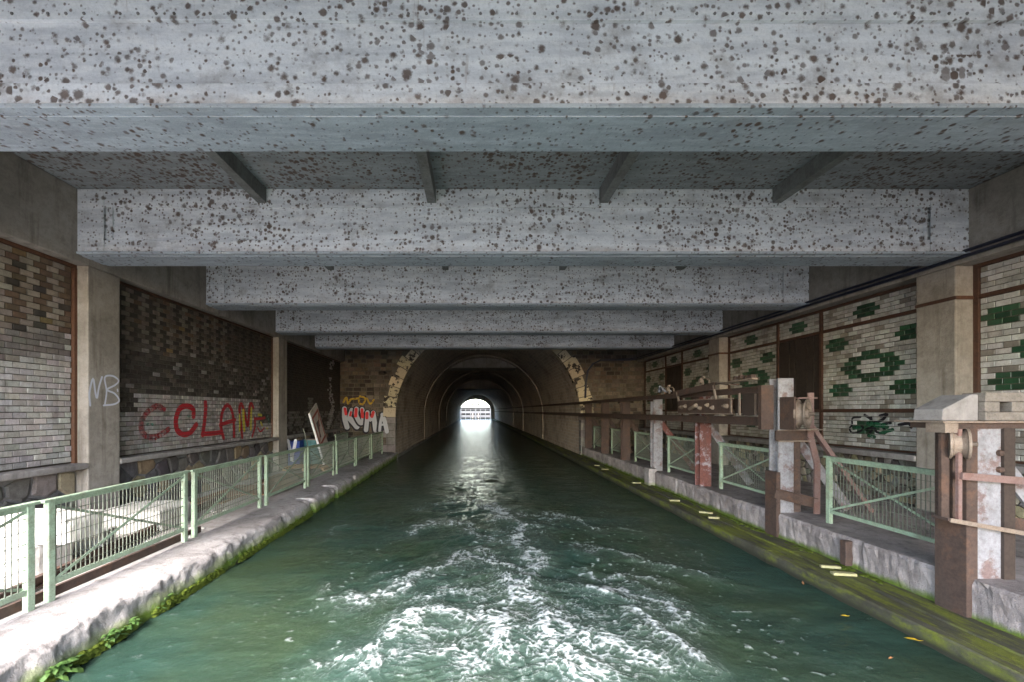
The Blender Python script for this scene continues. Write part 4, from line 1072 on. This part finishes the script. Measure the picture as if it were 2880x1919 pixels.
# projecting frame towards the canal
for (a, b, mt, yy0) in ((5.00, 5.085, 'rust', y - .02), (5.09, 5.13, 'redlead', y - .10), (5.20, 5.29, 'rust', y + .05)):
    MB().box(a, b, yy0, yy0 + .03, 1.22, 2.19).build('hanger', mt, nf)
m = MB(); m.bar((5.10, y - .115, 1.70), (6.1, y - .115, 1.62), .03, .075); m.build('cross_bar', 'redlead', nf)
m = MB(); m.bar((4.97, y - .03, 1.24), (6.1, y - .03, 1.04), .16, .025); m.bar((5.30, y + .05, 1.235), (6.1, y + .05, 1.11), .03, .15); m.build('lower_channel', 'rust', nf)
MB().bar((4.99, y - .112, 1.235), (6.1, y - .112, 1.035), .012, .045).build('channel_lip', 'palerust', nf)
MB().box(4.96, 5.10, y - .09, y + .1, 2.15, 2.25).build('shoe', 'palerust', nf)
p = MB().lathe((5.16, y - .03, 2.03), (.75, -.66, 0), [(-.07, .165), (-.05, .165), (-.04, .14), (.02, .12), (.05, .145), (.06, .165), (.08, .165), (.075, .13), (.03, .11), (.04, .06), (.08, .055), (.08, .02)], 24).build('pulley', 'palerust', nf)
MB().cyl((5.08, y + .05, 2.03), (5.27, y - .12, 2.03), .025, 10).build('axle', 'greasy', p)
for zz in (1.93, 1.75): MB().lathe((5.64, y, zz), (0, -1, 0), [(0, .035), (.03, .03), (.035, .01)], 8).build('bolt', 'rust', nf)
MB().bar((5.80, y + .2, 1.95), (6.85, y + .2, .6), .17, .03, (0, 1, 0)).build('brace', 'greypaint', nf)
MB().box(5.29, 5.399, y + .10, y + .13, 1.80, 1.99).build('lug', 'rust', nf)

# ---- trolley riding between the rails
tr = thing('towing_trolley', 'rusty towing trolley with bolted side box and sloping cover between the gantry rails', 'trolley', (5.1, 9, 2.28))
XT = 5.04
MB().box(XT, XT + .03, 8.22, 10.38, 2.33, 2.62).build('side_plate', 'rust', tr)
MB().box(5.27, 5.30, 8.22, 10.38, 2.33, 2.62).build('side_plate', 'rust', tr)
m = MB(); m.box(XT - .035, XT + .035, 8.15, 10.45, 2.312, 2.328); m.build('lower_lip', 'palerust', tr)
m = MB(); m.box(XT - .02, XT + .03, 8.25, 10.38, 2.622, 2.636); m.box(XT - .02, XT - .001, 8.20, 8.24, 2.34, 2.62); m.build('upper_lip', 'palerust', tr)
for yy0 in (8.36, 8.42, 8.85, 9.05, 9.35, 9.7, 10.0, 10.2):
    MB().lathe((XT, yy0, 2.47 + random.uniform(-.03, .04)), (-1, 0, 0), [(0, .05), (.03, .045), (.04, .025), (.07, .022), (.075, .005)], 10).build('bolt', random.choice(('palerust', 'greasy')), tr)
MB().cyl((XT - .06, 9.42, 2.50), (XT - .06, 9.72, 2.42), .05, 10, .035).build('grease_box', 'palerust', tr)
for yy0 in (8.5, 9.2, 9.95): MB().lathe((5.17, yy0, 2.36), (1, 0, 0), [(-.1, .06), (-.06, .09), (.06, .09), (.1, .06)], 14).build('wheel', 'greasy', tr)
m = MB(); m.bar((5.10, 8.72, 2.97), (5.10, 10.55, 2.86), .22, .02); m.bar((5.10, 8.25, 2.90), (5.10, 8.74, 2.97), .22, .02); m.bar((5.0, 8.72, 2.90), (5.0, 10.55, 2.79), .015, .13); m.build('cover', 'rust', tr)
MB().bar((5.0, 8.20, 2.905), (5.0, 8.76, 2.985), .05, .015).build('cover_edge', 'palerust', tr)
for yy0, zt in ((8.72, 2.92), (10.3, 2.84)): MB().bar((5.02, yy0, 2.62), (5.0, yy0 + .05, zt), .03, .045).build('upright', 'palerust', tr)
MB().box(5.05, 5.28, 7.56, 7.9, 2.30, 2.70).build('buffer_box', 'pipe', tr); MB().box(5.03, 5.05, 7.95, 8.0, 2.30, 2.72).build('buffer_bar', 'palerust', tr)
MB().bar((5.06, 7.55, 2.965), (5.06, 8.3, 2.95), .10, .03).build('top_bar', 'palerust', tr)
for k in range(7): MB().box(5.02, 5.10, 7.6 + k * .08, 7.65 + k * .08, 2.985, 3.0 + random.uniform(.02, .06)).build('clamp', 'rust', tr) if k % 2 == 0 else None
# guide wheels on the top rail
for (yc, zz, nm, lb) in ((11.1, 2.84, 'cable_guide', 'small pale pulley bracket with a lever on the top rail beside the pigeons'), (9.45, 2.94, 'cable_guide', 'small upright bracket with a bent handle on the trolley cover')):
    t = thing(nm, lb, 'bracket', (5.16, yc, zz))
    MB().bar((5.16, yc, zz), (5.16, yc + .08, zz + .19), .04, .05).bar((5.16, yc + .08, zz + .19), (5.16, yc - .02, zz + .21), .05, .04).build('arm', 'palerust', t)
    MB().tube([(5.16, yc + .03, zz + .17), (5.18, yc - .14, zz + .155), (5.20, yc - .17, zz + .12), (5.20, yc - .17, zz + .01)], .012, 6).build('handle', 'palerust', t)
    MB().lathe((5.12, yc + .06, zz + .12), (1, 0, 0), [(-.02, .05), (0, .06), (.02, .05)], 12).build('wheel', 'palerust', t)

# ---- pigeons
def pigeon(x, y, z, rz, label):
    t = thing('pigeon', label, 'pigeon', (x, y, z), 'pigeons on the rail'); t.rotation_euler = (0, 0, rz)
    prof = [(-.16, .012, -.02), (-.10, .03, .0), (-.05, .055, .005), (.0, .066, .01), (.05, .062, .02), (.085, .046, .05), (.10, .032, .085), (.105, .030, .11), (.112, .031, .128), (.125, .022, .135), (.135, .008, .128), (.152, .003, .12)]
    m = MB(); vs = []; n = 10
    for (xx, r, zz) in prof:
        for i in range(n):
            a = 2 * math.pi * i / n; vs.append((xx, r * .85 * math.cos(a), .10 + zz + r * math.sin(a)))
    fs = [(k * n + i, k * n + (i + 1) % n, (k + 1) * n + (i + 1) % n, (k + 1) * n + i) for k in range(len(prof) - 1) for i in range(n)]
    m.add(vs, fs + [tuple(range(n - 1, -1, -1)), tuple(range((len(prof) - 1) * n, len(prof) * n))])
    b = m.build('body', 'pigeon', None, smooth=True); b.parent = t
    for s in (-1, 1):
        o = MB().cyl((.02, .025 * s, .055), (.02, .025 * s, 0), .006, 6).build('leg', 'leaf_o', None); o.parent = t
pigeon(5.19, 11.75, 2.832, R(70), 'grey pigeon perched on the top rail, turned along it')
pigeon(5.19, 11.40, 2.832, R(160), 'grey pigeon perched on the top rail, facing the canal')

# ---- planks, chips and moss on the ledge; leaves
def chip(px, py, L, wd, rz, label, mat='whitewood'):
    p = on_y(px, py, EYE * F / (py - VY) * (EYE - .16) / EYE)
    m = MB(); m.box(-wd / 2, wd / 2, -L / 2, L / 2, 0, .035); o = m.build('wood_offcut', mat, bevel=.006)
    o.location = (min(max(p[0], 4.78), 5.24), p[1], .162); o.rotation_euler = (0, 0, rz); tag(o, label, 'offcut', 'wood offcuts on the mossy ledge')
for (px, py, L, wd, rz, lb) in ((1938, 1322, .28, .085, R(80), 'thick pale wood offcut lying on the mossy ledge below the red stub'), (1908, 1306, .24, .05, R(75), 'thin split wood offcut beside the thick one on the ledge'),
        (1640, 1192, .20, .07, R(78), 'short wood offcut on the ledge below the peeling red post'), (1622, 1180, .26, .07, R(62), 'wood offcut with mossy end on the ledge near the peeling red post'),
        (1550, 1152, .24, .07, R(82), 'wood offcut on the ledge just past the pale pilaster'), (1462, 1111, .26, .07, R(85), 'wood offcut on the ledge under the rusty posts'),
        (1390, 1080, .26, .07, R(82), 'wood offcut on the ledge near the tunnel mouth'), (1372, 1071, .2, .06, R(60), 'small wood chip on the ledge near the tunnel mouth')): chip(px, py, L, wd, rz, lb)
# moss cushions along the wall foot and along the left quay face: small bumpy clumps joined
def moss_strip(name, pts, label):
    m = MB()
    for (x, y, z, r) in pts:
        n = 7; vs = []
        for k, (hh, rr) in enumerate(((0, 1.), (.45, .85), (.8, .45))):
            for i in range(n):
                a = 2 * math.pi * i / n + k; q = rr * r * random.uniform(.75, 1.2); vs.append((x + q * math.cos(a), y + q * 1.5 * math.sin(a), z + hh * r * .7))
        vs.append((x, y, z + r * .68)); fs = [(k * n + i, k * n + (i + 1) % n, (k + 1) * n + (i + 1) % n, (k + 1) * n + i) for k in range(2) for i in range(n)] + [(2 * n + i, 2 * n + (i + 1) % n, 3 * n) for i in range(n)]
        m.add(vs, fs)
    o = m.build(name, 'moss', smooth=True, kind='stuff'); o['label'] = label; o['category'] = 'moss'; return o
pts = []
for _ in range(900):
    y = random.uniform(3.3, 17)
    if float(fbm(np.array(y * .9), np.array(1.7), 3)) > -.12: pts.append((5.30 - abs(random.gauss(0, .05)), y, .15, random.uniform(.012, .045)))
moss_strip('moss', pts, 'yellow green moss cushions along the foot of the right quay wall')
pts = []
for _ in range(1500):
    y = random.uniform(3.2, 9.5); 
    if float(fbm(np.array(y * .8 + 20), np.array(4.2), 3)) > -.2: pts.append((EX(y) + .02, y, random.uniform(-.01, .11) * random.uniform(.5, 1), random.uniform(.012, .034)))
moss_strip('moss', pts, 'bright green moss hanging along the waterline of the left quay')
def weed(y, nleaf, s, label):
    m = MB(); x = EX(y) + .02; z = .10
    for k in range(nleaf):
        a = random.uniform(-1.3, 1.3); d = Vector((math.cos(a), math.sin(a) * 1.2, random.uniform(-.3, .7))).normalized()
        side_ = d.cross(Vector((0, 0, 1))).normalized(); L = s * random.uniform(.6, 1.2); b = Vector((x, y + random.uniform(-.10, .10), z + random.uniform(-.04, .06)))
        q = [b, b + d * L * .35 + side_ * L * .22, b + d * L * .75 + side_ * L * .17 - Vector((0, 0, L * .1)), b + d * L - Vector((0, 0, L * .25)), b + d * L * .75 - side_ * L * .17 - Vector((0, 0, L * .1)), b + d * L * .35 - side_ * L * .22, b + d * L * .55 + Vector((0, 0, L * .03))]
        m.add(q, [(0, 1, 6), (1, 2, 6), (2, 3, 6), (3, 4, 6), (4, 5, 6), (5, 0, 6)])
    o = m.build('weed', 'weed'); tag(o, label, 'plant', 'weeds on the left quay face')
weed(3.72, 26, .13, 'large pale leafed weed hanging at the waterline of the left quay'); weed(4.25, 22, .10, 'leafy weed at the waterline below the first fence post'); weed(4.46, 18, .09, 'smaller leafy weed just past the one below the first fence post')
weed(4.95, 9, .07, 'small weed sprig low on the left quay face'); weed(6.3, 10, .06, 'tiny weed sprig on the quay face beside the second fence panel')
def leaf(px, py, s, rz, mat, label, ysrc=None):
    Yd = EYE * F / (py - VY); p = on_y(px, py, Yd)
    m = MB(); q = [(-s, 0, .0), (-s * .4, s * .3, .004), (s * .3, s * .33, .008), (s, 0, .0), (s * .3, -s * .33, .008), (-s * .4, -s * .3, .004), (s * 1.5, .0, .012)]
    m.add(q, [(0, 5, 4, 3, 2, 1), (3, 6, 4)]); o = m.build('fallen_leaf', mat)
    hz = float(hgt[np.abs(ys - Yd).argmin(), np.abs(xs - p[0]).argmin()])
    o.location = (p[0], p[1], hz + .02); o.rotation_euler = (R(4), R(-6), rz); tag(o, label, 'leaf', 'leaves floating on the canal')
leaf(2095, 1472, .06, R(-50), 'leaf_y', 'large bright yellow leaf floating beside the mossy ledge'); leaf(1940, 1420, .035, R(-35), 'leaf_y', 'small thin yellow leaf floating near the mossy ledge')
leaf(1798, 1300, .035, R(20), 'leaf_o', 'small orange brown leaf floating by the ledge'); leaf(1845, 1345, .04, R(60), 'leaf_o', 'orange brown leaf floating further out from the ledge'); leaf(2047, 1521, .03, R(10), 'leaf_o', 'reddish leaf floating close to the large yellow leaf')
leaf(790, 1135, .05, R(10), 'leaf_o', 'orange leaf floating by the joint of the left quay')

# ---- left quay objects
def lump(name, x0, x1, y0, y1, z0, z1, label, cat, rz=0, amp=.02, mat='block', group=None, sub=6):
    m = MB(); cx_, cy_ = (x0 + x1) / 2, (y0 + y1) / 2
    import itertools
    nx, ny, nz = sub, sub, max(2, sub // 2); idx = {}; vs = []
    def vid(i, j, k):
        if (i, j, k) not in idx:
            u, v, w_ = i / nx - .5, j / ny - .5, k / nz
            x, y, z = u * (x1 - x0), v * (y1 - y0), z0 + w_ * (z1 - z0)
            e = (abs(u) > .49) + (abs(v) > .49) + (k == nz)
            jx = amp * float(fbm(np.array(x * 4 + k), np.array(y * 4 + k * .7), 3)); jz = amp * float(fbm(np.array(x * 3 + 7), np.array(y * 3), 3)) if k == nz else 0
            sh = 1 - (.03 if e >= 2 else 0); idx[i, j, k] = len(vs); vs.append((x * sh + jx, y * sh + jx, z + jz - (.02 if e >= 2 and k == nz else 0)))
        return idx[i, j, k]
    fs = []
    for i in range(nx):
        for j in range(ny):
            fs.append((vid(i, j, nz), vid(i + 1, j, nz), vid(i + 1, j + 1, nz), vid(i, j + 1, nz))); fs.append((vid(i, j + 1, 0), vid(i + 1, j + 1, 0), vid(i + 1, j, 0), vid(i, j, 0)))
    for k in range(nz):
        for i in range(nx):
            fs.append((vid(i, 0, k), vid(i + 1, 0, k), vid(i + 1, 0, k + 1), vid(i, 0, k + 1))); fs.append((vid(i + 1, ny, k), vid(i, ny, k), vid(i, ny, k + 1), vid(i + 1, ny, k + 1)))
        for j in range(ny):
            fs.append((vid(0, j + 1, k), vid(0, j, k), vid(0, j, k + 1), vid(0, j + 1, k + 1))); fs.append((vid(nx, j, k), vid(nx, j + 1, k), vid(nx, j + 1, k + 1), vid(nx, j, k + 1)))
    m.add(vs, fs); o = m.build(name, mat, bevel=.012); o.location = (cx_, cy_, 0); o.rotation_euler = (0, 0, rz); tag(o, label, cat, group); return o
lump('concrete_block', -6.25, -4.80, 4.95, 5.45, .80, 1.13, 'large pale concrete slab resting on a lower block behind the left fence', 'block', R(-3), .02)
lump('concrete_block', -6.15, -5.18, 4.90, 5.42, .39, .80, 'pale concrete block carrying a larger slab behind the left fence', 'block', R(-2), .015)
lump('concrete_block', -6.25, -5.22, 6.75, 7.0 + .75, .38, .74, 'rough rounded pale concrete block in front of the first pillar', 'block', R(9), .05)
lump('concrete_block', -5.80, -5.30, 5.75, 6.25, .385, .68, 'small broken concrete lump between the two pale blocks', 'block', R(25), .06)
for k in range(14):
    y = random.uniform(4.4, 8.5); x = random.uniform(-5.4, -4.55); s = random.uniform(.02, .05)
    lump('rubble_lump', x - s, x + s, y - s, y + s, QL(y) - .01, QL(y) + s, 'small chip of pale rubble on the left quay behind the fence', 'rubble', random.uniform(0, 3), .02, group='rubble chips', sub=2)
m = MB(); a = Vector((-4.70, 3.4, .43)); b = Vector((-5.62, 9.4, .42)); m.bar(a, b, .11, .015); m.bar(a + Vector((0, 0, .05)), b + Vector((0, 0, .05)), .02, .08); m.bar(a + Vector((0, 0, .095)), b + Vector((0, 0, .095)), .06, .02)
tag(m.build('steel_rail', 'rust'), 'long rusty steel rail lying on the left quay behind the fence', 'rail')
tag(MB().bar((-4.545, 2.2, .45), (-4.545, 6.9, .43), .04, .10).build('steel_strip', 'rust'), 'low rusty steel strip along the foot of the left fence', 'strip')
# brown boards
for k, (xa, xb, ya, yb, rz) in enumerate(((-6.3, -5.5, 9.0, 11.2, 2), (-5.6, -4.75, 9.8, 11.9, -3), (-6.2, -5.2, 11.6, 13.3, 4))):
    o = MB().box((xa - xb) / 2, (xb - xa) / 2, (ya - yb) / 2, (yb - ya) / 2, 0, .03).build('wooden_board', 'brownboard', bevel=.004); o.location = ((xa + xb) / 2, (ya + yb) / 2, QL(ya) + .002 + .033 * (k == 1)); o.rotation_euler = (0, 0, R(rz))
    tag(o, ('flat brown board on the quay under the red letters', 'flat brown board overlapping another close behind the fence', 'flat brown board in front of the pallet')[k], 'board')
pt = thing('wooden_pallet', 'light wooden pallet lying in front of the teal bin', 'pallet', (-5.8, 14.4, .34))
for k in range(6): MB().box(-6.45, -5.05, 13.98 + k * .165, 14.10 + k * .165, .455, .475).build('slat', 'pallet', pt)
for xx in (-6.45, -5.80, -5.15): MB().box(xx, xx + .10, 13.98, 14.92, .36, .454).build('bearer', 'pallet', pt)
bn = thing('waste_bin', 'round teal plastic bin standing behind the leaning sign board', 'bin', (-6.0, 15.5, .33))
MB().lathe((-6.0, 15.5, .33), (0, 0, 1), [(0, .31), (.02, .325), (.3, .335), (.32, .35), (.35, .35), (.37, .335), (.66, .34), (.68, .355), (.71, .355), (.73, .345), (.98, .35)], 28).build('body', 'teal', bn)
MB().lathe((-6.0, 15.5, 1.31), (0, 0, 1), [(0, .36), (.035, .365), (.05, .30), (.055, .05)], 28).build('lid', 'timber', bn)
# blue and white tarp over a box
tp = thing('tarpaulin_box', 'blue box with a white sheet draped down it beside the concrete pillar', 'box', (-6.45, 15.2, .33))
MB().box(-6.74, -6.30, 15.0, 15.55, .33, 1.30).build('box', 'blue', tp, bevel=.02)
m = MB()
for (L_) in ([(-6.72, 1.312), (-6.66, 1.05), (-6.60, .86), (-6.57, .72)], [(-6.44, 1.312), (-6.48, 1.1), (-6.53, .9), (-6.56, .72)]):
    vs, fs = stroke(L_, .11); m.add([(p[0], 14.985 - .003 * (p[0] > -6.5), p[1]) for p in vs], fs); m.add([(p[0], 14.975, p[1]) for p in vs], [tuple(reversed(q)) for q in fs])
m.build('sheet', 'white', tp); MB().box(-6.62, -6.50, 14.95, 14.985, .55, .75).build('sheet_hem', 'white', tp, bevel=.02)
# leaning sign board
A = Vector((-5.90, 14.8, 2.29)); B = Vector((-5.98, 15.62, 2.66)); D_ = Vector((-5.35, 14.8, .40)); Cc = D_ + (B - A)
sg = thing('sign_board', 'tall white sign board with red border and red diagonal leaning on the left quay', 'sign', D_)
nn = (B - A).cross(D_ - A).normalized()
if nn.x < 0: nn = -nn
def quad(p, q, r, s_, th, lift=0): 
    m = MB(); b = [x + nn * lift for x in (p, q, r, s_)]; t = [x + nn * (lift + th) for x in (p, q, r, s_)]
    m.add(b + t, [(3, 2, 1, 0), (4, 5, 6, 7), (0, 1, 5, 4), (1, 2, 6, 5), (2, 3, 7, 6), (3, 0, 4, 7)]); return m
quad(A, B, Cc, D_, .05).build('panel', 'signwhite', sg)
P_ = lambda u, v: A + (B - A) * u + (D_ - A) * v
quad(P_(0, 0) - (B - A) * .05, P_(-.002, 0), P_(-.002, 1), P_(0, 1) - (B - A) * .05, .07, -.01).build('edge', 'white', sg)
for (p, q, r, s_) in ((P_(.05, .10), P_(.95, .10), P_(.95, .145), P_(.05, .145)), (P_(.05, .15), P_(.14, .15), P_(.14, .60), P_(.05, .60)), (P_(.86, .15), P_(.95, .15), P_(.95, .60), P_(.86, .60)), (P_(.05, .605), P_(.95, .605), P_(.95, .65), P_(.05, .65))):
    quad(p, q, r, s_, .004, .051).build('red_border', 'signred', sg)
quad(P_(.84, .16), P_(.86, .20), P_(.16, .595), P_(.145, .55), .004, .056).build('red_diagonal', 'signred', sg)
quad(P_(.32, .26), P_(.44, .26), P_(.44, .54), P_(.32, .54), .003, .0515).build('symbol', 'signblack', sg); quad(P_(.45, .26), P_(.66, .26), P_(.66, .38), P_(.45, .38), .003, .0515).build('symbol', 'signblack', sg)
tag(MB().cyl((-5.62, 14.5, .36), (-6.05, 14.72, 1.75), .018, 8).build('prop_pole', 'mesh'), 'thin grey pole propped beside the leaning sign board', 'pole')
# dark green crate by the tunnel
cr = thing('storage_crate', 'dark green slatted crate against the sooty wall by the tunnel mouth', 'crate', (-6.2, 18.6, .3))
MB().box(-6.70, -5.95, 17.6, 19.6, .33, 1.18).build('body', 'pipe', cr, bevel=.02)
for k in range(5): MB().box(-5.948, -5.92, 17.62, 19.58, .40 + k * .16, .52 + k * .16).build('slat', m_plain('dark green slat', (.03, .055, .03), .7) if k == 0 else bpy.data.materials['dark green slat'], cr)
# plaque on the tunnel wall
tag(MB().box(5.15, 5.65, YT - .085, YT - .055, 1.92, 2.20).build('plaque', 'pipe', bevel=.008), 'small dark rectangular plaque under the gantry rail at the tunnel mouth', 'plaque')
